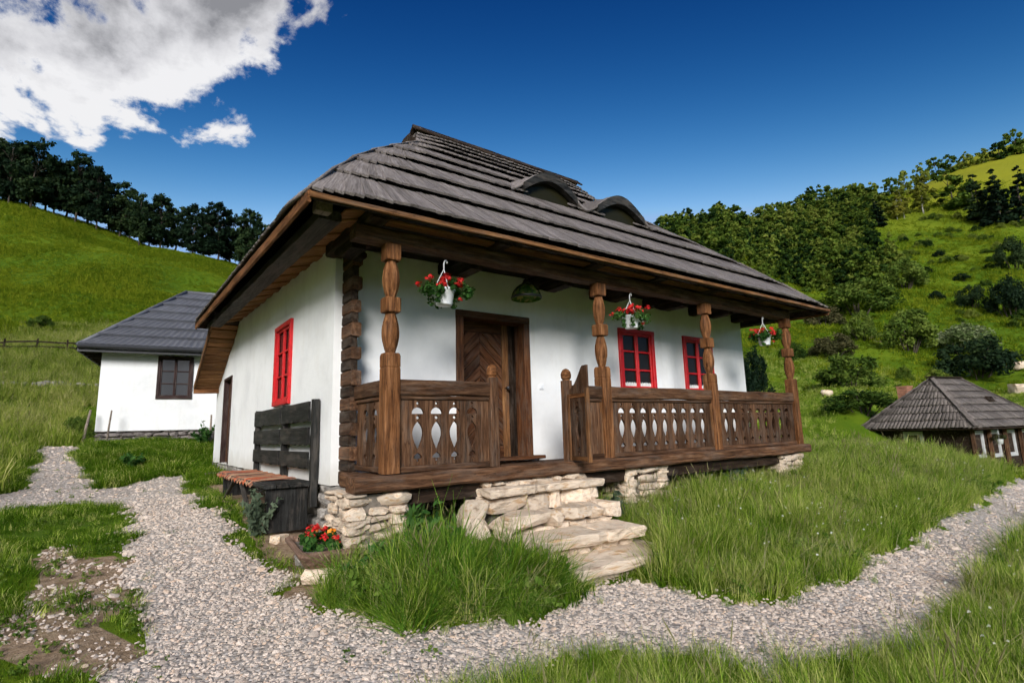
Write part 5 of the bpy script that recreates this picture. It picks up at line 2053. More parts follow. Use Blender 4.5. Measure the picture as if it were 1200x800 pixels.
# ------------------------------------------------------------------ neighbouring white house at left
def left_house():
    O = Vector((-2.6, 15.2, 0))
    ang = math.atan2(-0.12, 0.993)
    M = T(O) @ Matrix.Rotation(ang, 4, 'Z')
    hs = empty('neighbour_house', (O.x+3, O.y+3, 0.3), 'small white house with dark metal tile roof on the left', 'house', rz=0)
    W, D, Z0, Z1 = 6.4, 6.6, 0.68, 3.22
    P = lambda x, y, z: M @ Vector((x, y, z))
    U, Iv = (M.to_3x3() @ Vector((1, 0, 0))), (M.to_3x3() @ Vector((0, 1, 0)))
    win = (1.42, 2.38, 1.63, 2.97)
    mobj('wall', wall_mesh(P(0, 0, 0), U, W, Z0, lambda u: Z1, [win], 0.2, Iv, 'plaster', seed=8), Matrix(), hs)
    mobj('wall', wall_mesh(P(0, 0, 0), Iv, D, Z0, lambda u: Z1, [], 0.2, U, 'plaster', seed=9), Matrix(), hs)
    mobj('wall', wall_mesh(P(W, 0, 0), Iv, D, Z0, lambda u: Z1, [], 0.2, -U, 'plaster', seed=10), Matrix(), hs)
    mobj('wall', wall_mesh(P(0, D, 0), U, W, Z0, lambda u: Z1, [], 0.2, -Iv, 'plaster', seed=11), Matrix(), hs)
    window(hs, P(win[0], -0.03, win[2]), U, Iv, win[1]-win[0], win[3]-win[2], 'window_brown_wood', glass='bright_glass', fr=0.085)
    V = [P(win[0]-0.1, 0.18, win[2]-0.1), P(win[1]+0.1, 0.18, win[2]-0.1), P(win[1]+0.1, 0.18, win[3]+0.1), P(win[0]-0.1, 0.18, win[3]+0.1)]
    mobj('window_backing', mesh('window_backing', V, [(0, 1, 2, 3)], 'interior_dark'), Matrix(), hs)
    # plinth
    a, b = P(0, 0.02, 0), P(W, 0.02, 0)
    core = box('plinth', (0, 0, 0), (1, 1, 1), 'mortar', hs)
    bpy.data.objects.remove(core)
    V = [P(x, y, z) for z in (0.0, Z0) for x, y in ((0.06, 0.12), (W-0.06, 0.12), (W-0.06, D-0.06), (0.06, D-0.06))]
    pl = mobj('plinth', mesh('plinth', V, [(0, 1, 5, 4), (1, 2, 6, 5), (2, 3, 7, 6), (3, 0, 4, 7), (4, 5, 6, 7)], 'mortar'), Matrix(), hs)
    stone_courses(pl, a, b, 0.18, Z0-0.01, 0.2, 'dark_stone', 0.12, 0.22, 0.2, 0.42)
    c, d = P(0.02, D, 0), P(0.02, 0, 0)
    stone_courses(pl, c, d, 0.18, Z0-0.01, 0.2, 'dark_stone', 0.14, 0.24, 0.3, 0.5)
    # roof: stepped metal tile courses, ribbed
    ov = 0.5
    e = [P(-ov, -ov, 3.12), P(W+ov, -ov, 3.12), P(W+ov, D+ov, 3.12), P(-ov, D+ov, 3.12)]
    zr = 5.80
    r0, r1 = P(1.9, D/2, zr), P(W-1.9, D/2, zr)
    rf = slab('roof', [q + Vector((0, 0, -0.05)) for q in (e[0], e[1], r1, r0)], 'metal_roof', hs, 0.04)
    slab('roof_deck', [q + Vector((0, 0, -0.05)) for q in (e[2], e[3], r0, r1)], 'metal_roof', rf, 0.04)
    slab('roof_deck', [q + Vector((0, 0, -0.05)) for q in (e[3], e[0], r0)], 'metal_roof', rf, 0.04)
    slab('roof_deck', [q + Vector((0, 0, -0.05)) for q in (e[1], e[2], r1)], 'metal_roof', rf, 0.04)
    def courses(A, B, C, Dd, n):
        nrm = (B-A).cross(Dd-A).normalized()
        for i in range(n):
            s0, s1 = i/n, min(1, (i+1.02)/n)
            a0, b0, a1, b1 = A.lerp(Dd, s0), B.lerp(C, s0), A.lerp(Dd, s1), B.lerp(C, s1)
            L0 = (b0-a0).length
            m = max(2, int(L0/0.09))
            V, F = [], []
            for k in range(m+1):
                t = k/m
                rib = 0.022*(0.5+0.5*math.cos(k*math.pi))
                lo, hi = a0.lerp(b0, t), a1.lerp(b1, t)
                V += [lo - nrm*0.01, lo + nrm*(0.085+rib), hi + nrm*(0.004+rib)]
            for k in range(m):
                q, w = 3*k, 3*(k+1)
                F += [(q, w, w+1, q+1), (q+1, w+1, w+2, q+2)]
            mobj('tile_course', mesh('tile_course', V, F, 'metal_roof'), Matrix(), rf)
    courses(e[0], e[1], r1, r0, 7)
    courses(e[3], e[0], r0, r0 + (r0-e[3])*0.0001, 7)
    courses(e[1], e[2], r1, r1, 7)
    for q, w in ((e[0], r0), (e[3], r0), (e[1], r1), (e[2], r1), (r0, r1)):
        V, F = tube([q + Vector((0, 0, 0.03)), w + Vector((0, 0, 0.05))], 0.07, 8)
        mobj('hip_cap', mesh('hip_cap', V, F, 'metal_roof', True), Matrix(), rf)
    # gutters: half-round troughs
    def gutter(q, w, out):
        V, F = [], []
        for i, p in enumerate((q, w)):
            for k in range(9):
                a = math.pi*k/8
                for rr in (0.075, 0.068):
                    V.append(p + out*(0.075 - math.cos(a)*rr) + Vector((0, 0, -math.sin(a)*rr - 0.01)))
        for k in range(8):
            F += [(2*k, 2*k+2, 18+2*k+2, 18+2*k), (2*k+1, 18+2*k+1, 18+2*k+3, 2*k+3)]
        F += [(0, 18, 19, 1), (16, 17, 35, 34)]
        g = mobj('gutter', mesh('gutter', V, F, 'gutter_metal'), Matrix(), hs)
        beam('eaves_board', q + Vector((0, 0, -0.10)), w + Vector((0, 0, -0.10)), 0.03, 0.14, 'gutter_metal', g)
    gutter(e[0], e[1], -Iv)
    gutter(e[3], e[0], -U)
    for k in range(12):
        p = P(-0.48, -0.2 + k*0.62, 3.0)
        q = P(0.02, -0.2 + k*0.62, 3.02)
        beam('rafter_tail', p, q, 0.09, 0.10, 'dark_wood', hs)
    # soffits
    slab('soffit', [P(-ov+0.03, -ov+0.03, 3.09), P(W+ov, -ov+0.03, 3.09), P(W+ov, 0.0, 3.09), P(-ov+0.03, 0.0, 3.09)], 'dark_wood', hs, 0.02)
    slab('soffit', [P(-ov+0.03, 0.0, 3.092), P(0.0, 0.0, 3.092), P(0.0, D, 3.092), P(-ov+0.03, D, 3.092)], 'dark_wood', hs, 0.02)
    # dark shelf on the wall at right
    beam('wall_shelf', P(2.52, -0.07, 2.14), P(3.6, -0.07, 2.14), 0.14, 0.07, 'gutter_metal', hs)
    beam('shelf_hook', P(2.62, -0.08, 2.15), P(2.62, -0.08, 2.02), 0.02, 0.02, 'gutter_metal', hs)
left_house()

def stake(x, y, h, lean, label, r=0.04):
    z0 = gz1(x, y)
    V, F = tube([(0, 0, -0.25), (lean[0]*0.5, lean[1]*0.5, h*0.5), (lean[0], lean[1], h)], [r, r*0.9, r*0.75], 7)
    o = mobj('wooden_stake', mesh('wooden_stake', V, F, 'stake_wood'), T(x, y, z0))
    tag(o, label, 'stake', 'stakes in front of the left house')
stake(-2.85, 14.7, 0.95, (0.12, 0.2), 'thick pale stake leaning at the left corner of the neighbouring house')
stake(-2.30, 14.6, 0.95, (0.06, 0.1), 'thin grey stake upright left of the neighbouring house window', 0.028)
stake(0.30, 14.5, 0.85, (0.0, 0.05), 'grey stake beside the main cottage, in front of the neighbouring house', 0.035)

# ------------------------------------------------------------------ shingled hut at right
def hut():
    C = Vector((27.55, 2.39, -0.05))    # near corner of the eaves
    u = Vector((0.19, 0.982, 0))        # along the left eave
    v = Vector((0.982, -0.19, 0))       # along the right eave
    A, Bn = 5.1, 6.9
    hs = empty('shingled_hut', (C.x + u.x*2 + v.x*3, C.y + u.y*2 + v.y*3, -2.3), 'low hut with weathered grey shingle roof beyond the tall grass', 'hut')
    P = lambda a, b, z: C + u*a + v*b + Vector((0, 0, z))
    e = [P(0, 0, 0), P(0, Bn, 0), P(A, Bn, 0), P(A, 0, 0)]
    r0, r1 = P(A/2, 2.15, 2.40), P(A/2, Bn-2.3, 2.40)
    rf = slab('roof', [q + Vector((0, 0, -0.06)) for q in (e[0], e[1], r1, r0)], 'dark_wood', hs)
    slab('roof_deck', [q + Vector((0, 0, -0.06)) for q in (e[2], e[3], r0, r1)], 'dark_wood', rf)
    slab('roof_deck', [q + Vector((0, 0, -0.06)) for q in (e[3], e[0], r0)], 'dark_wood', rf)
    slab('roof_deck', [q + Vector((0, 0, -0.06)) for q in (e[1], e[2], r1)], 'dark_wood', rf)
    bd = [i/7 for i in range(8)]
    f1, f2, f3 = [], [], []
    shingle_face(lambda s: e[0].lerp(r0, s), lambda s: e[1].lerp(r1, s), bd, 0.16, f1, 0.05)
    shingle_face(lambda s: e[3].lerp(r0, s), lambda s: e[0].lerp(r0, s), bd, 0.16, f2, 0.05)
    shingle_face(lambda s: e[2].lerp(r1, s), lambda s: e[3].lerp(r0, s), bd, 0.22, f3, 0.05)
    shingle_face(lambda s: e[1].lerp(r1, s), lambda s: e[2].lerp(r1, s), bd, 0.22, f3, 0.05)
    join_shingles(f1 + f2 + f3, 'shingles', rf, 'hut_shingle_wood')
    for q, w in ((e[0], r0), (e[3], r0), (e[1], r1), (e[2], r1)):
        for k in range(6):
            a, b = q.lerp(w, k/6), q.lerp(w, min(1, (k+1.15)/6))
            beam('hip_board', a + Vector((0, 0, 0.08)), b + Vector((0, 0, 0.05)), 0.2, 0.03, 'hut_shingle_wood', rf)
    beam('ridge_board', r0 + Vector((0, 0, 0.06)) - v*0.25, r1 + Vector((0, 0, 0.06)), 0.3, 0.05, 'dark_wood', rf)
    # little roof vent
    vb = P(1.15, 4.2, 1.16)
    V = [vb + v*-0.3, vb + v*0.3, vb + Vector((0, 0, 0.26)), vb + u*0.45 + Vector((0, 0, 0.3))]
    mobj('roof_vent', mesh('roof_vent', V, [(0, 1, 2), (1, 3, 2), (0, 2, 3)], 'dark_wood'), Matrix(), rf)
    # walls
    V = [P(a, b, z) for z in (-2.5, -0.03) for a, b in ((0.6, 0.6), (0.6, Bn-0.6), (A-0.6, Bn-0.6), (A-0.6, 0.6))]
    mobj('wall', mesh('wall', V, [(0, 1, 5, 4), (1, 2, 6, 5), (2, 3, 7, 6), (3, 0, 4, 7)], 'dark_wood'), Matrix(), hs)
    for k in range(5):
        p = P(0.56, 0.75 + k*1.35, -1.35)
        window(hs, p, v, u, 0.85, 1.2, 'white_frame', rows=1, cols=1, fr=0.13)
        beam('wall_post', P(0.5, 0.62 + k*1.35, -2.4), P(0.5, 0.62 + k*1.35, -0.08), 0.14, 0.14, 'porch_wood', hs)
    pp = P(3.3, 0.56, -1.25)
    window(hs, pp, -u, v, 0.85, 1.1, 'white_frame', rows=1, cols=1, fr=0.12)
    # chimney of bricks
    cc = P(3.75, 2.0, 1.0)
    ch = beam('chimney', cc, cc + Vector((0, 0, 1.05)), 0.42, 0.42, 'mortar', hs, up=tuple(v))
    for row in range(10):
        zz = cc.z + 0.055 + row*0.105
        for s, ax, ay in ((-1, v, u), (1, v, u), (-1, u, v), (1, u, v)):
            for k in (-1, 0, 1):
                off = (row % 2)*0.05
                p = Vector((cc.x, cc.y, zz)) + ay*(s*0.21) + ax*(k*0.155 + (off - 0.025))
                beam('brick', p - ax*0.07, p + ax*0.07, 0.06, 0.085, 'brick', ch)
    beam('chimney_cap', cc + Vector((0, 0, 1.07)) - v*0.27, cc + Vector((0, 0, 1.07)) + v*0.27, 0.54, 0.06, 'brick', ch)
    # basket hanging outside the windows
    bp = P(0.2, 2.05, -0.75)
    root = empty('hanging_flower_basket', (bp.x, bp.y, bp.z), 'white flower pot hanging outside the hut windows', 'flower basket', 'hanging flower basket at the hut')
    V, F = lathe([(0.11, 0.0), (0.15, 0.2), (0.16, 0.21)], 14)
    mobj('pot', mesh('pot', V, F, 'white_plastic', True), T(bp), root)
    V, F, rn = leaf_cloud([(0, 0, .3), (.18, 0, .3), (-.18, .1, .28), (0, -.18, .3)], [.16, .12, .12, .12], 350, 0.05, 9)
    mobj('foliage', fast_mesh('foliage', V, F, 'leaf_brown', rnd=rn), T(bp), root)
    V, F = tube([bp + Vector((0, 0, .2)), bp + Vector((0, 0, .72))], 0.012, 5)
    mobj('hanger', mesh('hanger', V, F, 'white_plastic'), Matrix(), root)
hut()

# ------------------------------------------------------------------ trees and shrubs
def limb_tree(seed, h, w, crown_base, n_leaf, leaf, trunk_r, mat, bark='bark', blobs=26, conifer=False):
    """returns trunk mesh, crown mesh for a tree of height h and crown width w (root at origin)"""
    rs = random.Random(seed)
    V, F = [], []
    def add(vf):
        o = len(V)
        V.extend(vf[0])
        F.extend(tuple(o+q for q in f) for f in vf[1])
    lean = (rs.uniform(-0.05, 0.05)*h, rs.uniform(-0.05, 0.05)*h)
    pts = [(lean[0]*t*t + rs.uniform(-.01, .01)*h, lean[1]*t*t + rs.uniform(-.01, .01)*h, h*0.92*t - 0.3*(t == 0)) for t in (0, .15, .3, .5, .7, .88, 1)]
    add(tube(pts, [trunk_r*k for k in (1.25, 1, .85, .66, .42, .2, .06)], 7))
    cs, rd = [], []
    for k in range(blobs):
        t = rs.uniform(0, 1) if not conifer else 1-math.sqrt(rs.random())
        z = h*(crown_base + (1-crown_base)*t*0.95)
        if conifer:
            prof = (1-t)**0.8*0.95 + 0.06
        else:
            prof = math.sin(math.pi*(0.12+0.80*t))**0.7
        a = rs.uniform(0, 6.283)
        rr = w/2*prof*rs.uniform(0.25, 0.92)
        r = w*(0.13 if not conifer else 0.10)*rs.uniform(0.7, 1.35)*(1.05 - 0.35*t)
        c = (lean[0]*t + rr*math.cos(a), lean[1]*t + rr*math.sin(a), z)
        cs.append(c)
        rd.append(r)
        base = (lean[0]*t*t*0.8, lean[1]*t*t*0.8, max(h*0.15, z - (0.18*h if not conifer else 0.02*h)*rs.uniform(0.6, 1.2)))
        mid = ((base[0]+c[0])/2, (base[1]+c[1])/2, (base[2]+c[2])/2 + 0.02*h)
        if k % 2 == 0:
            add(tube([base, mid, c], [trunk_r*0.34, trunk_r*0.22, trunk_r*0.07], 5))
    tm = mesh('trunk', V, F, bark, True)
    V2, F2, rn = leaf_cloud(cs, rd, n_leaf, leaf, seed+100, 0.75 if not conifer else 0.5, 1.5, 0.25, 0.6)
    return tm, fast_mesh('crown', V2, F2, mat, rnd=rn)

def shrub_mesh(seed, h, w, n_leaf, leaf, mat):
    rs = random.Random(seed)
    cs, rd = [], []
    for k in range(46):
        a, q = rs.uniform(0, 6.283), math.sqrt(rs.random())
        top = math.sqrt(max(0.03, 1-q*q*0.92))
        z = h*top*(rs.uniform(0.25, 0.86) if k % 3 else rs.uniform(0.74, 0.86))
        cs.append((w/2*q*0.86*math.cos(a), w/2*q*0.86*math.sin(a), z))
        rd.append(min(h, w)*rs.uniform(0.10, 0.19))
    V, F = [], []
    for k in range(7):
        c = cs[k*3]
        vf = tube([(c[0]*.08, c[1]*.08, -0.2), (c[0]*.5, c[1]*.5, c[2]*.55), c], [0.05*h*.3, 0.035*h*.3, 0.012*h*.3], 5)
        o = len(V)
        V.extend(vf[0])
        F.extend(tuple(o+q for q in f) for f in vf[1])
    V2, F2, rn = leaf_cloud(cs, rd, n_leaf, leaf, seed+50, 0.9, 1.5, 0.35, 0.6)
    V2[:, 2] = np.maximum(V2[:, 2], 0.02)
    return mesh('stem', V, F, 'bark'), fast_mesh('foliage', V2, F2, mat, rnd=rn)

def place_tree(name, x, y, h, w, variant, label, cat='tree', group=None, parts=('trunk', 'crown'), h0=1.0, w0=1.0):
    root = empty(name, (x, y, gz1(x, y) - 0.1), label, cat, group)
    M = WORLD[root.name] @ Matrix.Rotation(random.uniform(0, 6.28), 4, 'Z') @ Matrix.Diagonal((w/w0, w/w0, h/h0, 1))
    for nme, me in zip(parts, variant):
        mobj(nme, me, M, root)
    return root

ordinal = ['first', 'second', 'third', 'fourth', 'fifth', 'sixth', 'seventh', 'eighth', 'ninth', 'tenth', 'eleventh', 'twelfth', 'thirteenth', 'fourteenth']
ridge_var = [limb_tree(200+s, 10, 6.4, 0.17, 5200, 0.27, 0.14, 'leaf_dark', blobs=85) for s in range(5)]
for i, (x, y, h, w, d) in enumerate(BAKE['RIDGE']):
    place_tree('ridge_tree', x, y, h*1.08, w*0.98, ridge_var[(i*3) % 5], f'dark tree on the grassy left ridge, {ordinal[i]} of the row from the left', 'tree', 'tree row on the left ridge', h0=10, w0=6.4)
# a second rank just behind, seen through the gaps
back = [(0.5*(a[0]+b_[0]), 0.5*(a[1]+b_[1])+2.5, 0.46*(a[2]+b_[2]), 0.5*(a[3]+b_[3])) for a, b_ in zip(BAKE['RIDGE'][:-1], BAKE['RIDGE'][1:])]
for i, (x, y, h, w) in enumerate(back):
    place_tree('ridge_tree', x, y, h, w*1.05, ridge_var[(i*2+1) % 5], f'dark tree in the rear rank of the left ridge, {ordinal[i]} from the left', 'tree', 'tree row on the left ridge', h0=10, w0=6.4)

SV = {m: [shrub_mesh(300+s, 1.0, 1.15, 5200, 0.036, m) for s in range(3)] for m in ('leaf_mid', 'leaf_dark', 'leaf_pale', 'leaf_brown', 'leaf_forest')}
blabels = [
    ('leaf_mid', 'round dense green bush standing alone in the middle of the right slope'),
    ('leaf_dark', 'broad dark bush just behind the hut roof'),
    ('leaf_pale', 'pale flowering bush above the dark bush behind the hut'),
    ('leaf_mid', 'small round bush left of the round dense bush on the slope'),
    ('leaf_brown', 'brownish sparse bush just right of the porch roof tip'),
    ('leaf_mid', 'wide spreading bush just below the forest edge on the slope'),
    ('leaf_mid', 'bush between the forest edge and the bare earth scar'),
    ('leaf_dark', 'smaller bush left of the tall bush at the right edge'),
    ('leaf_dark', 'tall dark bush at the right edge of the slope, lower one'),
    ('leaf_dark', 'tall dark bush at the right edge of the slope, upper one'),
    ('leaf_mid', 'loose green bush on the meadow above the tall grass'),
    ('leaf_mid', 'low spreading bush at the meadow foot left of the hut chimney'),
    ('leaf_dark', 'bush seen between the white wall end and the last porch post'),
    ('leaf_brown', 'bush just beyond the right tip of the cottage roof'),
    ('leaf_dark', 'tiny shrub high on the open slope, leftmost of the highest pair'),
    ('leaf_dark', 'tiny shrub high on the open slope, rightmost of the highest pair'),
    ('leaf_dark', 'tiny shrub on the open slope below the highest pair'),
    ('leaf_dark', 'small shrub on the open slope above the smaller right-hand bush'),
    ('leaf_dark', 'small shrub on the open slope right of the earth scar'),
    ('leaf_dark', 'tiny shrub beside the upper forest edge'),
    ('leaf_mid', 'small shrub right above the round dense bush'),
    ('leaf_mid', 'little bush by the fence line on the left hill'),
    ('leaf_mid', 'leafy green weed clump at the left corner of the neighbouring house'),
]
for i, (x, y, h, w, d) in enumerate(BAKE['BUSH']):
    m, lab = blabels[i]
    place_tree('shrub', x, y, h, w, SV[m][i % 3], lab, 'bush', 'bushes on the slopes', ('stem', 'foliage'), 1.0, 1.15)

tv = {
    'far': [limb_tree(400+s, 8, 7.0, 0.0, 1500, 0.5, 0.12, 'leaf_forest', blobs=40) for s in range(3)],
    'dark': [limb_tree(410+s, 12, 9.0, 0.06, 2000, 0.55, 0.2, 'leaf_forest', blobs=30) for s in range(2)],
    'cone': [limb_tree(420+s, 14, 7.0, 0.02, 3600, 0.42, 0.2, 'leaf_dark', blobs=120, conifer=True) for s in range(2)],
    'yellow': [limb_tree(430+s, 11, 8.0, 0.12, 2000, 0.42, 0.16, 'leaf_yellow', 'pale_bark', blobs=40) for s in range(2)],
}
size0 = {'far': (8, 7), 'dark': (12, 9), 'cone': (14, 7), 'yellow': (11, 8)}
tl = [('far', f'small dark tree on the right skyline, {ordinal[i]} of the row from the left') for i in range(8)] + [
    ('far', 'dark tree on the skyline at the right edge, largest of the row'),
    ('yellow', 'yellow-green birch with pale trunk below the right skyline'),
    ('dark', 'broad dark tree right of the birch below the skyline'),
    ('yellow', 'yellowish slim tree left of the birch'),
    ('cone', 'dark spruce, leftmost of three at the right edge'),
    ('cone', 'dark spruce, middle of three at the right edge'),
    ('cone', 'dark spruce, rightmost of three at the right edge'),
    ('cone', 'small pointed spruce at the upper end of the forest'),
    ('dark', 'dark tree between the broad dark tree and the spruces'),
    ('yellow', 'small yellow-green tree just above the pointed spruce'),
]
for i, (x, y, h, w, d) in enumerate(BAKE['TREES']):
    k, lab = tl[i]
    place_tree('hillside_tree', x, y, h, w, tv[k][i % len(tv[k])], lab, 'tree', 'single trees on the right hill', h0=size0[k][0], w0=size0[k][1])

# ------------------------------------------------------------------ scattering (stuff): templates set on computed points
def template(name, me):
    return bpy.data.objects.new(name, me)          # not linked to the scene: only drawn through the scatter

def scatter(name, pts, rz, sc, var, templates, label, cat, tilt=None, kind='stuff'):
    """points (n,3) with turn, size and which template; one object of geometry-node instances"""
    n = len(pts)
    me = bpy.data.meshes.new(name)
    me.vertices.add(n)
    me.vertices.foreach_set('co', np.asarray(pts, np.float32).ravel())
    rot = np.zeros((n, 3), np.float32)
    rot[:, 2] = rz
    if tilt is not None:
        rot[:, :2] = tilt
    sc = np.asarray(sc, np.float32)
    scl = np.repeat(sc[:, None], 3, 1) if sc.ndim == 1 else sc
    a = me.attributes.new('turn', 'FLOAT_VECTOR', 'POINT')
    a.data.foreach_set('vector', rot.ravel())
    a = me.attributes.new('size', 'FLOAT_VECTOR', 'POINT')
    a.data.foreach_set('vector', np.ascontiguousarray(scl, np.float32).ravel())
    a = me.attributes.new('pick', 'INT', 'POINT')
    a.data.foreach_set('value', np.asarray(var, np.int32))
    ob = mobj(name, me, Matrix())
    tag(ob, label, cat, kind=kind)
    ng = bpy.data.node_groups.new(name, 'GeometryNodeTree')
    ng.interface.new_socket('Geometry', in_out='INPUT', socket_type='NodeSocketGeometry')
    ng.interface.new_socket('Geometry', in_out='OUTPUT', socket_type='NodeSocketGeometry')
    gi, go = ng.nodes.new('NodeGroupInput'), ng.nodes.new('NodeGroupOutput')
    join = ng.nodes.new('GeometryNodeJoinGeometry')
    def attr(nm, ty):
        q = ng.nodes.new('GeometryNodeInputNamedAttribute')
        q.data_type = ty
        q.inputs[0].default_value = nm
        return [o for o in q.outputs if o.enabled][0]
    turn, size, pick = attr('turn', 'FLOAT_VECTOR'), attr('size', 'FLOAT_VECTOR'), attr('pick', 'INT')
    e2r = ng.nodes.new('FunctionNodeEulerToRotation')
    ng.links.new(turn, e2r.inputs[0])
    for k, t in enumerate(templates):
        cmp_ = ng.nodes.new('FunctionNodeCompare')
        cmp_.data_type = 'INT'
        cmp_.operation = 'EQUAL'
        ins = [s for s in cmp_.inputs if s.enabled]
        ng.links.new(pick, ins[0])
        ins[1].default_value = k
        oi = ng.nodes.new('GeometryNodeObjectInfo')
        oi.inputs['Object'].default_value = t
        oi.inputs['As Instance'].default_value = True
        ip = ng.nodes.new('GeometryNodeInstanceOnPoints')
        ng.links.new(gi.outputs[0], ip.inputs['Points'])
        ng.links.new(cmp_.outputs[0], ip.inputs['Selection'])
        ng.links.new(oi.outputs['Geometry'], ip.inputs['Instance'])
        ng.links.new(e2r.outputs[0], ip.inputs['Rotation'])
        ng.links.new(size, ip.inputs['Scale'])
        ng.links.new(ip.outputs[0], join.inputs[0])
    ng.links.new(join.outputs[0], go.inputs[0])
    md = ob.modifiers.new('scatter', 'NODES')
    md.node_group = ng
    return ob

def tuft_mesh(seed, n, h, spread, width, mat, segs=4, bend=0.55, heads=0, wild=0.3):
    """a tuft of separate curved blades"""
    rs = np.random.default_rng(seed)
    V, F, rn = [], [], []
    hv, hf = [], []
    for i in range(n):
        a = rs.uniform(0, 2*math.pi)
        r0 = spread*math.sqrt(rs.random())
        bx_, by_ = r0*math.cos(a), r0*math.sin(a)
        a2 = a + rs.normal()*0.9
        hh = h*rs.uniform(0.45, 1.08)
        bd = bend*hh*rs.uniform(0.15, 1.0)
        dx, dy = math.cos(a2), math.sin(a2)
        sx, sy = -dy, dx
        w = width*rs.uniform(0.6, 1.25)
        o = len(V)
        for s in range(segs+1):
            t = s/segs
            off = bd*t**2.0
            zz = hh*(t - 0.16*bend*t**3*rs.uniform(0.6, 1.4))
            ww = w*(1 - t**1.6)*0.5 + 0.0004
            p = (bx_ + dx*off, by_ + dy*off, zz)
            V += [(p[0]-sx*ww, p[1]-sy*ww, p[2]), (p[0]+sx*ww, p[1]+sy*ww, p[2])]
        for s in range(segs):
            F.append((o+2*s, o+2*s+1, o+2*s+3, o+2*s+2))
            rn.append(float(np.clip(rs.normal(0.5, 0.28), 0, 1)))
    return fast_mesh('tuft', np.array(V), np.array(F), mat, rnd=rn)

def seed_stalk(seed, h, n=5, spread=0.08):
    rs = np.random.default_rng(seed)
    V, F = [], []
    for i in range(n):
        a = rs.uniform(0, 6.28)
        b = rs.uniform(0.05, 0.28)*h
        hh = h*rs.uniform(0.8, 1.15)
        x0, y0 = rs.normal()*spread, rs.normal()*spread
        pts = [(x0 + math.cos(a)*b*t*t, y0 + math.sin(a)*b*t*t, hh*t) for t in (0, .4, .75, .86)]
        top = [(x0 + math.cos(a)*b*t*t*1.03, y0 + math.sin(a)*b*t*t*1.03, hh*t) for t in (.86, .92, .97, 1.03)]
        for vf in (tube(pts, [0.0016, 0.0014, 0.001, 0.001], 3), tube(top, [0.001, 0.0045, 0.004, 0.001], 4)):
            o = len(V)
            V.extend(tuple(q) for q in vf[0])
            F.extend(tuple(o+q for q in f) for f in vf[1])
    return mesh('seed_stalk', V, F, 'seed_head')

RG = np.random.default_rng(99)
def sample(n, x0, x1, y0, y1):
    return RG.uniform(x0, x1, n), RG.uniform(y0, y1, n)

def turf(name, x, y, sc, templates, label, sink=0.01, probs=None, tilt=0.24):
    p = np.stack([x, y, gz(x, y) - sink], 1)
    n = len(x)
    scatter(name, p, RG.uniform(0, 6.283, n), sc, RG.choice(len(templates), n, p=probs), templates, label, 'grass', tilt=RG.normal(size=(n, 2))*tilt)

tall = [template('t', tuft_mesh(10+s, 34, 0.42, 0.10, 0.0065, 'grass_tall', 5, 0.75)) for s in range(4)] + [template('t', tuft_mesh(20+s, 26, 0.40, 0.10, 0.008, 'grass_lush', 4, 0.8)) for s in range(2)] + [template('t', seed_stalk(30+s, 0.52)) for s in range(2)]
tall_p = [0.20, 0.20, 0.20, 0.19, 0.09, 0.09, 0.015, 0.015]
UP, LOW = BAKE['UP'], BAKE['LOW']
# tall grass between porch and path
poly_r = UP[3:-1] + [[16.5, 1.0], [15.0, 4.0], [8.4, 3.6], [8.35, 0.7], [8.0, 0.45], [2.75, 0.45], [2.7, -0.9], [2.35, -1.3]]
x, y = sample(26000, 1.6, 17, -2.8, 4.2)
k = inside(x, y, poly_r) & ~in_gravel(x, y)
dens = np.clip(1.25 - np.hypot(x-CAM[0], y-CAM[1])/26, 0.35, 1)
k &= RG.random(len(x)) < dens
x, y = x[k], y[k]
edge = np.clip((y + 2.4)/0.8 + np.clip((x-4)*0.3, 0, 1), 0.6, 1)
hmod = 0.55 + 0.55*vnoise(x, y, 1.1, 8) + 0.45*vnoise(x, y, 0.28, 31)**2
turf('tall_grass', x, y, hmod*edge*RG.uniform(0.8, 1.15, len(x)), tall, 'tall green grass on the bank between porch and gravel path', probs=tall_p)
# foreground grass along the near side of the path
poly_f = LOW + [[-1.0, -3.1], [-0.2, -3.7], [0.6, -4.5], [2.4, -5.6], [9, -5.5], [14, -3.6]]
x, y = sample(14500, -1.3, 14.5, -5.8, -1.8)
k = inside(x, y, poly_f) & ~in_gravel(x, y) & (np.hypot(x-CAM[0], y-CAM[1]) > 1.75)
k &= RG.random(len(x)) < np.clip(1.5 - np.hypot(x-CAM[0], y-CAM[1])/9, 0.5, 1)
x, y = x[k], y[k]
dpath = np.min(np.hypot(x[:, None]-np.array(LOW)[None, :, 0], y[:, None]-np.array(LOW)[None, :, 1]), 1)
turf('foreground_grass', x, y, (0.40 + 0.35*vnoise(x, y, 0.8, 9) + 0.45*vnoise(x, y, 0.22, 32)**2)*np.clip(0.5+dpath*0.75, 0.45, 1.15)*RG.uniform(0.8, 1.15, len(x)), tall, 'tall grass along the near edge of the gravel path', probs=tall_p)
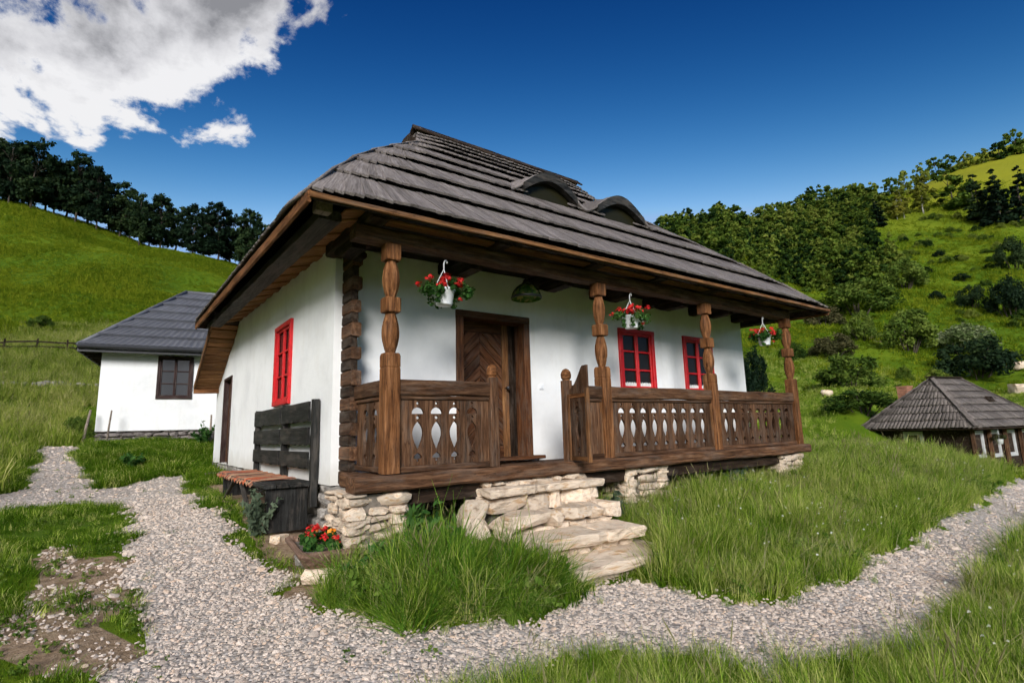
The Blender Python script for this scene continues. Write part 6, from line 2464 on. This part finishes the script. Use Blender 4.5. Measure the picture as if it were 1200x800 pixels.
# tuft in front of the porch corner
lush = [template('t', tuft_mesh(40+s, 36, 0.34, 0.09, 0.0075, 'grass_lush', 5, 0.9)) for s in range(3)] + [template('t', tuft_mesh(45+s, 28, 0.36, 0.09, 0.006, 'grass_tall', 5, 0.8)) for s in range(2)] + [template('t', seed_stalk(48, 0.5, 4))]
poly_t = [[-0.80, -0.86], [-0.76, -1.04], [-0.48, -1.42], [-0.07, -1.58], [0.54, -1.56], [1.12, -1.40], [1.02, -0.9], [0.90, -0.1], [0.8, 0.25], [0.24, 0.25], [0.20, -0.15], [-0.42, -0.20], [-0.62, -0.45]]
x, y = sample(3000, -1.1, 1.3, -1.85, 0.4)
k = inside(*wobble(x, y, 0.28, 0.16), poly_t) & ~((x > 1.0) & (y > -1.28))
x, y = x[k], y[k]
turf('lush_grass', x, y, 1.3*(0.25 + 0.75*vnoise(x, y, 0.55, 10) + 0.55*vnoise(x, y, 0.17, 33)**2)*RG.uniform(0.6, 1.2, len(x))*np.clip(0.6 + (x+0.85)*0.9, 0.5, 1.0), lush, 'lush tall grass mound below the porch left of the steps', probs=[.17, .17, .16, .235, .235, .03], tilt=0.38)
x, y = sample(420, -0.9, 1.3, -1.75, 0.2)
k = inside(x, y, poly_t)
x, y = x[k], y[k]
dead = [template('t', tuft_mesh(55+s, 7, 0.42, 0.06, 0.004, 'seed_head', 5, 1.2)) for s in range(2)]
turf('dry_stalks', x, y, RG.uniform(0.5, 1.1, len(x)), dead, 'dry bent stalks among the grass below the porch', tilt=0.5)
x, y = sample(2600, 1.6, 13, -5.0, 1.0)
k = ~in_gravel(x, y) & (inside(x, y, poly_r) | inside(x, y, poly_f)) & (np.hypot(x-CAM[0], y-CAM[1]) > 2.2)
x, y = x[k], y[k]
turf('dry_stalks', x, y, RG.uniform(0.6, 1.2, len(x)), dead, 'dry bent stalks scattered through the tall grass by the path', tilt=0.4)
# short lawn
short = [template('t', tuft_mesh(60+s, 30, 0.085, 0.07, 0.004, 'grass_lawn', 3, 0.9)) for s in range(3)] + [template('t', tuft_mesh(65+s, 24, 0.10, 0.07, 0.004, 'grass_tall', 3, 0.9)) for s in range(2)]
x, y = sample(26000, -8.5, -0.2, -3.6, 13.5)
wx, wy = wobble(x, y, 0.5, 0.25)
worn = inside(wx, wy, WORN)
patch = vnoise(x, y, 0.33, 12)*0.6 + vnoise(x, y, 0.12, 13)*0.4
soil = inside(wx, wy, SOIL)
k = ~in_gravel(x, y) & ~soil & ((~worn) | (patch > 0.64)) & ~((x > -0.72) & (y > 1.0)) & (np.hypot(x-CAM[0], y-CAM[1]) > 1.4)
k &= ~((x > -1.2) & (y < -0.3) & (x > -0.85))
x, y = x[k], y[k]
d = np.hypot(x-CAM[0], y-CAM[1])
turf('lawn_grass', x, y, RG.uniform(0.5, 1.2, len(x))*(0.6 + 0.7*vnoise(x, y, 0.9, 14)) + np.clip(d-9, 0, 6)*0.12, short, 'short lawn grass left of and around the gravel path', probs=[.24, .24, .22, .15, .15])
# lawn strip along the house and in front of the left house
x, y = sample(16000, -3.3, 3.5, 6.5, 15.2)
k = ~in_gravel(x, y) & ~((x > -0.4) & (y < 10.4)) & ((x > -2.6) | (y > 13.2))
x, y = x[k], y[k]
turf('lawn_grass', x, y, RG.uniform(1.0, 2.2, len(x))*(0.7 + 0.9*vnoise(x, y, 0.7, 15))*np.where(y > 12.6, 0.55, 1.0), short, 'green grass in front of the neighbouring white house', probs=[.3, .3, .2, .1, .1])
# grass about the foot of the steps and along the path edge
x, y = sample(900, 0.75, 2.75, -1.75, -0.9)
k = ~in_gravel(x, y) & ~((x > 1.0) & (x < 2.42) & (y > -1.28))
x, y = x[k], y[k]
turf('step_grass', x, y, RG.uniform(0.8, 2.0, len(x)), short, 'short grass about the foot of the stone steps')
x, y = sample(5000, -1.0, 14, -3.5, -1.2)
jx, jy = x + RG.normal(size=len(x))*0.10, y + RG.normal(size=len(x))*0.10
k = in_gravel(x, y) & ~in_gravel(jx, jy)
x, y = x[k], y[k]
turf('verge_grass', x, y, RG.uniform(0.18, 0.42, len(x)), tall[:6], 'ragged grass hanging over the edges of the gravel path')
# meadow behind the tall grass on the right
x, y = sample(16000, 9, 60, -4, 30)
az = np.arctan2(x-CAM[0], y-CAM[1])
k = (az > R(52)) & (az < R(88)) & (np.hypot(x-CAM[0], y-CAM[1]) > 15) & ~in_gravel(x, y) & ~((x > 27) & (x < 36) & (y > 0.3) & (y < 8))
x, y = x[k], y[k]
meadr = [template('t', tuft_mesh(90+s, 24, 0.42, 0.28, 0.018, 'grass_tall', 4, 0.9)) for s in range(3)]
turf('meadow_grass', x, y, RG.uniform(0.4, 1.1, len(x))*(0.5 + 0.8*vnoise(x, y, 2.2, 34)), meadr, 'uneven meadow grass around the hut and at the foot of the right slope')
# strays on the gravel
x, y = sample(500, -3.5, 1.0, -2.2, 8)
k = in_gravel(x, y) & (vnoise(x, y, 0.4, 16) > 0.72)
turf('grass_strays', x[k], y[k], RG.uniform(0.5, 1.0, k.sum()), short[:3], 'few small grass tufts growing in the gravel')
# meadow on the left slope
mead = [template('t', tuft_mesh(70+s, 26, 0.55, 0.22, 0.016, 'grass_meadow', 4, 0.8)) for s in range(4)] + [template('t', seed_stalk(76, 0.7, 7, 0.2))]
x, y = sample(26000, -26, 3, 5.5, 46)
x0 = x
k = ~in_gravel(x, y) & ~((x > -2.9) & (y < 15.0)) & ~((x > -3.2) & (x < 6) & (y > 14.6) & (y < 22.5)) & ((x < -3.6) | (y > 13.4))
az = np.arctan2(x-CAM[0], y-CAM[1])
k &= (az > R(-16))
x, y = x[k], y[k]
turf('meadow_grass', x, y, RG.uniform(0.6, 1.15, len(x))*(0.65 + 0.6*vnoise(x, y, 2.5, 17)), mead, 'tall pale meadow grass on the lower left slope', probs=[.23, .23, .23, .23, .08])
# hill grass, coarse clumps that give the slopes their nap
hillt = [template('t', tuft_mesh(80+s, 22, 0.55, 0.45, 0.05, 'grass_hill', 3, 0.9)) for s in range(4)]
x, y = sample(120000, -40, 40, 40, 118)
az = np.arctan2(x-CAM[0], y-CAM[1])
k = (az > R(-15)) & (az < R(12))
x, y = x[k], y[k]
turf('hill_grass', x, y, RG.uniform(0.35, 0.9, len(x))*(0.4 + 0.9*vnoise(x, y, 4.0, 18)), hillt, 'short hill grass covering the left slope')
x, y = sample(110000, 14, 240, -10, 90)
az = np.arctan2(x-CAM[0], y-CAM[1])
d = np.hypot(x-CAM[0], y-CAM[1])
k = (az > R(54)) & (az < R(88)) & (d > 18) & (RG.random(len(x)) < np.clip(70/d, 0.25, 1)) & ~((x > 23) & (x < 37) & (y > 0) & (y < 13) & (np.abs((x-30)) < 6))
x, y = x[k], y[k]
d = np.hypot(x-CAM[0], y-CAM[1])
turf('hill_grass', x, y, RG.uniform(0.35, 1.0, len(x))*(0.35 + 0.9*vnoise(x, y, 5.0, 19))*np.clip(d/60, 0.7, 1.7), hillt, 'short hill grass and herbs covering the right slope')

# broad-leaved weeds mixed into the grass
wv = []
for s in range(3):
    rs_ = random.Random(700+s)
    cs_ = [(rs_.uniform(-.12, .12), rs_.uniform(-.12, .12), rs_.uniform(0.03, 0.26)) for _ in range(12)]
    V, F, rn = leaf_cloud(cs_, [0.05]*12, 170, 0.026, 700+s, 0.8, 1.9, 0.3, 0.6)
    wv.append(template('t', fast_mesh('weed', V, F, 'leaf_weed', rnd=rn)))
x, y = sample(800, -1.0, 13, -2.4, 1.2)
k = ~in_gravel(x, y) & (inside(x, y, poly_r) | inside(x, y, poly_f) | inside(x, y, poly_t)) & (np.hypot(x-CAM[0], y-CAM[1]) > 3.9) & (vnoise(x, y, 0.7, 36) > 0.48)
x, y = x[k], y[k]
turf('mixed_weeds', x, y, RG.uniform(0.5, 1.1, len(x)), wv, 'small broad-leaved weeds mixed into the tall grass')
x, y = sample(2400, -3.6, 9, -3.4, 9)
k = in_gravel(x, y) & (vnoise(x, y, 0.6, 37) > 0.80) & (np.hypot(x-CAM[0], y-CAM[1]) > 3.4)
x, y = x[k], y[k]
turf('gravel_weeds', x, y, RG.uniform(0.10, 0.30, len(x)), wv, 'tiny weeds coming up through the gravel')
x, y = sample(2600, -8, -0.6, -3.0, 13)
k = ~in_gravel(x, y) & ~inside(x, y, SOIL) & (np.hypot(x-CAM[0], y-CAM[1]) > 1.6) & (vnoise(x, y, 0.8, 38) > 0.55) & ~((x > -0.8) & (y > 1.0))
x, y = x[k], y[k]
turf('lawn_weeds', x, y, RG.uniform(0.15, 0.4, len(x)), wv, 'clover and small weeds in the lawn')
# tiny white flowers in the grass
fl = [template('t', FLOWER['white_petal'][0])]
x, y = sample(700, 1.6, 12, -4.2, 1.0)
k = ~in_gravel(x, y) & (inside(x, y, poly_r) | inside(x, y, poly_f)) & (vnoise(x, y, 0.9, 35) > 0.55)
x, y = x[k], y[k]
p = np.stack([x, y, gz(x, y) + RG.uniform(0.22, 0.42, len(x))], 1)
scatter('wild_flowers', p, RG.uniform(0, 6.28, len(x)), RG.uniform(0.2, 0.4, len(x)), np.zeros(len(x), int), fl, 'tiny white wild flowers dotted through the tall grass', 'flowers')

# forest on the right hill: one mass
fv = [limb_tree(500+s, 9, 7.0, 0.0, 1300, 0.50, 0.18, 'leaf_forest', blobs=26) for s in range(4)] + [limb_tree(510+s, 11, 5.5, 0.02, 1300, 0.45, 0.18, 'leaf_forest', blobs=36, conifer=True) for s in range(1)]
FP = np.array(BAKE['FOREST'])
x, y = sample(5200, FP[:, 0].min()-8, FP[:, 0].max()+8, FP[:, 1].min()-4, FP[:, 1].max()+4)
k = inside(x + (vnoise(x, y, 14, 20)-0.5)*14, y + (vnoise(x, y, 14, 21)-0.5)*14, BAKE['FOREST'])
x, y = x[k], y[k]
keep = []
for i in range(len(x)):
    if all((x[i]-x[j])**2 + (y[i]-y[j])**2 > 2.5**2 for j in keep[-700:]):
        keep.append(i)
x, y = x[keep], y[keep]
p = np.stack([x, y, gz(x, y)-0.3], 1)
scatter('forest', p, RG.uniform(0, 6.28, len(x)), RG.uniform(0.45, 0.95, len(x)), RG.choice(5, len(x), p=[.23, .23, .23, .23, .08]), [template('t', m[1]) for m in fv], 'dense mixed green forest covering the hillside behind the cottage', 'forest')
# scrub strewn over the open right slope
sv = [template('t', SV['leaf_forest'][s][1]) for s in range(3)]
x, y = sample(520, 50, 230, 8, 75)
az = np.arctan2(x-CAM[0], y-CAM[1])
k = (az > R(62)) & (az < R(86)) & (vnoise(x, y, 16, 22)*0.6 + vnoise(x, y, 6, 23)*0.4 > 0.60) & ~inside(x, y, BAKE['FOREST'])
x, y = x[k], y[k]
p = np.stack([x, y, gz(x, y)-0.1], 1)
scatter('hillside_scrub', p, RG.uniform(0, 6.28, len(x)), RG.uniform(0.7, 2.4, len(x)), RG.choice(3, len(x)), sv, 'low scrub strewn over the open right slope', 'scrub')

# gravel pebbles
peb = []
for s in range(6):
    V, F = stone_vf(600+s, 2, 0.45, 0.2)
    peb.append(template('p', mesh('pebble', np.array(V)*np.array([1.0, 0.75, 0.5]), F, 'pebble')))
x, y = sample(760000, -4.3, 15, -3.6, 14.0)
d = np.hypot(x-CAM[0], y-CAM[1])
jx, jy = x + RG.normal(size=len(x))*0.05, y + RG.normal(size=len(x))*0.05
k = in_gravel(jx, jy) & (RG.random(len(x)) < np.clip(1.3 - d/8.5, 0.07, 1))
x, y, d = x[k], y[k], d[k]
p = np.stack([x, y, gz(x, y)+0.013], 1)
scatter('gravel_stones', p, RG.uniform(0, 6.28, len(x)), RG.gamma(4.0, 1/4.0, len(x))*0.0150*np.clip(0.8+d/9, 1, 2.6), RG.choice(6, len(x)), peb, 'loose pale gravel stones covering the path', 'gravel', tilt=RG.normal(size=(len(x), 2))*0.28)
# stones on the worn patch
x, y = sample(6500, -3.6, -1.5, -2.0, 2.8)
k = inside(*wobble(x, y, 0.5, 0.35), WORN) & (vnoise(x, y, 0.3, 24) > 0.46)
x, y = x[k], y[k]
p = np.stack([x, y, gz(x, y)+0.002], 1)
scatter('scattered_stones', p, RG.uniform(0, 6.28, len(x)), RG.gamma(3, 1/3, len(x))*0.021, RG.choice(6, len(x)), peb, 'scattered small stones on the worn bare patch of lawn', 'gravel', tilt=RG.normal(size=(len(x), 2))*0.4)

# ------------------------------------------------------------------ single plants close to the house
def weed(name, x, y, h, w, n, leaf, mat, label, seed, stems=9, z=None):
    rs = random.Random(seed)
    z0 = gz1(x, y) if z is None else z
    root = empty(name, (x, y, z0), label, 'plant')
    cs, rd = [], []
    for k in range(stems):
        a, q = rs.uniform(0, 6.283), rs.uniform(0.1, 1)
        tip = Vector((w/2*q*math.cos(a), w/2*q*math.sin(a), h*rs.uniform(0.6, 1.05)*(1.05-0.35*q)))
        pts = [Vector((tip.x*0.12, tip.y*0.12, -0.03)), Vector((tip.x*0.45, tip.y*0.45, tip.z*0.5)), tip]
        V, F = tube(pts, [0.006, 0.005, 0.002], 5)
        mobj('stem', mesh('stem', V, F, mat), T(x, y, z0), root)
        for t in np.linspace(0.25, 1.0, 6):
            p = pts[0].lerp(pts[1], t*2) if t < 0.5 else pts[1].lerp(pts[2], t*2-1)
            cs.append(tuple(p))
            rd.append(leaf*1.6*(1.2-0.5*t))
    V, F, rn = leaf_cloud(cs, rd, n, leaf, seed, 0.7, 2.6, 0.4, 0.5, 0.4)
    mobj('foliage', fast_mesh('foliage', V, F, mat, rnd=rn), T(x, y, z0), root)
weed('leafy_weed', 0.16, -0.42, 0.62, 0.62, 700, 0.045, 'leaf_plant', 'leafy green weed climbing in front of the corner stone pier', 61, 14)
weed('leafy_weed', -0.30, -0.62, 0.34, 0.6, 500, 0.035, 'leaf_plant', 'low weed with small white flowers below the corner pier', 62, 12)
weed('willow_herb', -0.80, 1.62, 0.52, 0.42, 420, 0.032, 'leaf_grey', 'slender grey-green weed in front of the bench end panel', 63, 9)
weed('leafy_weed', 2.85, -0.1, 0.50, 0.5, 380, 0.04, 'leaf_grey', 'grey-green weed between the steps and the second stone pier', 64, 9)
weed('leafy_weed', 5.6, -0.15, 0.48, 0.7, 420, 0.04, 'leaf_grey', 'grey-green weed under the long railing between the right piers', 65, 10)
weed('leafy_weed', -1.75, 8.9, 0.30, 0.6, 300, 0.05, 'leaf_plant', 'small leafy weed at the gravel fork near the neighbouring house', 66, 9)
weed('leafy_weed', 0.1, 14.3, 0.62, 0.9, 420, 0.05, 'leaf_plant', 'tall weed against the plinth of the neighbouring house', 67, 10)

# ------------------------------------------------------------------ dark rail fence and stone row on the left hill
def hill_fence():
    rs = random.Random(4)
    def atp(px_, d, z=None):
        return None
    root = empty('rail_fence', (-9.0, 36.5, gz1(-9.0, 36.5)), 'dark rail fence crossing the lower left hill', 'fence')
    n = 12
    P = []
    for k in range(n):
        t = k/(n-1)
        x_, y_ = -17.0 + 15.0*t, 34.6 + 1.2*t
        P.append(Vector((x_, y_, gz1(x_, y_))))
    for p in P:
        beam('fence_post', p + Vector((0, 0, -0.3)), p + Vector((rs.uniform(-.05, .05), 0, 0.75)), 0.09, 0.09, 'dark_wood', root)
    for a, b in zip(P[:-1], P[1:]):
        for h in (0.30, 0.58):
            beam('rail', a + Vector((0, 0, h)), b + Vector((0, 0, h + rs.uniform(-.05, .05))), 0.06, 0.09, 'dark_wood', root)
    row = empty('stone_row', (-7.5, 26.0, gz1(-7.5, 26.0)), 'low row of field stones in the meadow below the fence', 'stone row')
    for k in range(34):
        t = k/33
        x_, y_ = -13.0 + 10.4*t, 25.6 + 0.9*t + rs.uniform(-.15, .15)
        s = rs.uniform(0.16, 0.36)
        stone(row, (x_, y_, gz1(x_, y_)+0.22), (s*1.3, s, s*0.9), 'grey_stone', rs.uniform(0, 3), 0.2)
hill_fence()
# field stones on the right meadow
for i, (x_, y_, s, lab) in enumerate(((33.0, 13.6, 0.9, 'large field stone on the right meadow, seen just past the last porch post'), (36.0, 12.0, 0.7, 'smaller field stone right of the large one on the right meadow'), (58.0, 6.6, 1.3, 'grey boulder on the slope at the right edge above the hut'), (66.0, 8.2, 1.1, 'grey boulder higher on the slope near the right edge'))):
    lone_stone('field_stone', (x_, y_, gz1(x_, y_)+0.3*s), (1.4*s, s, 0.8*s), 'pale_stone', lab, 0.3*i)
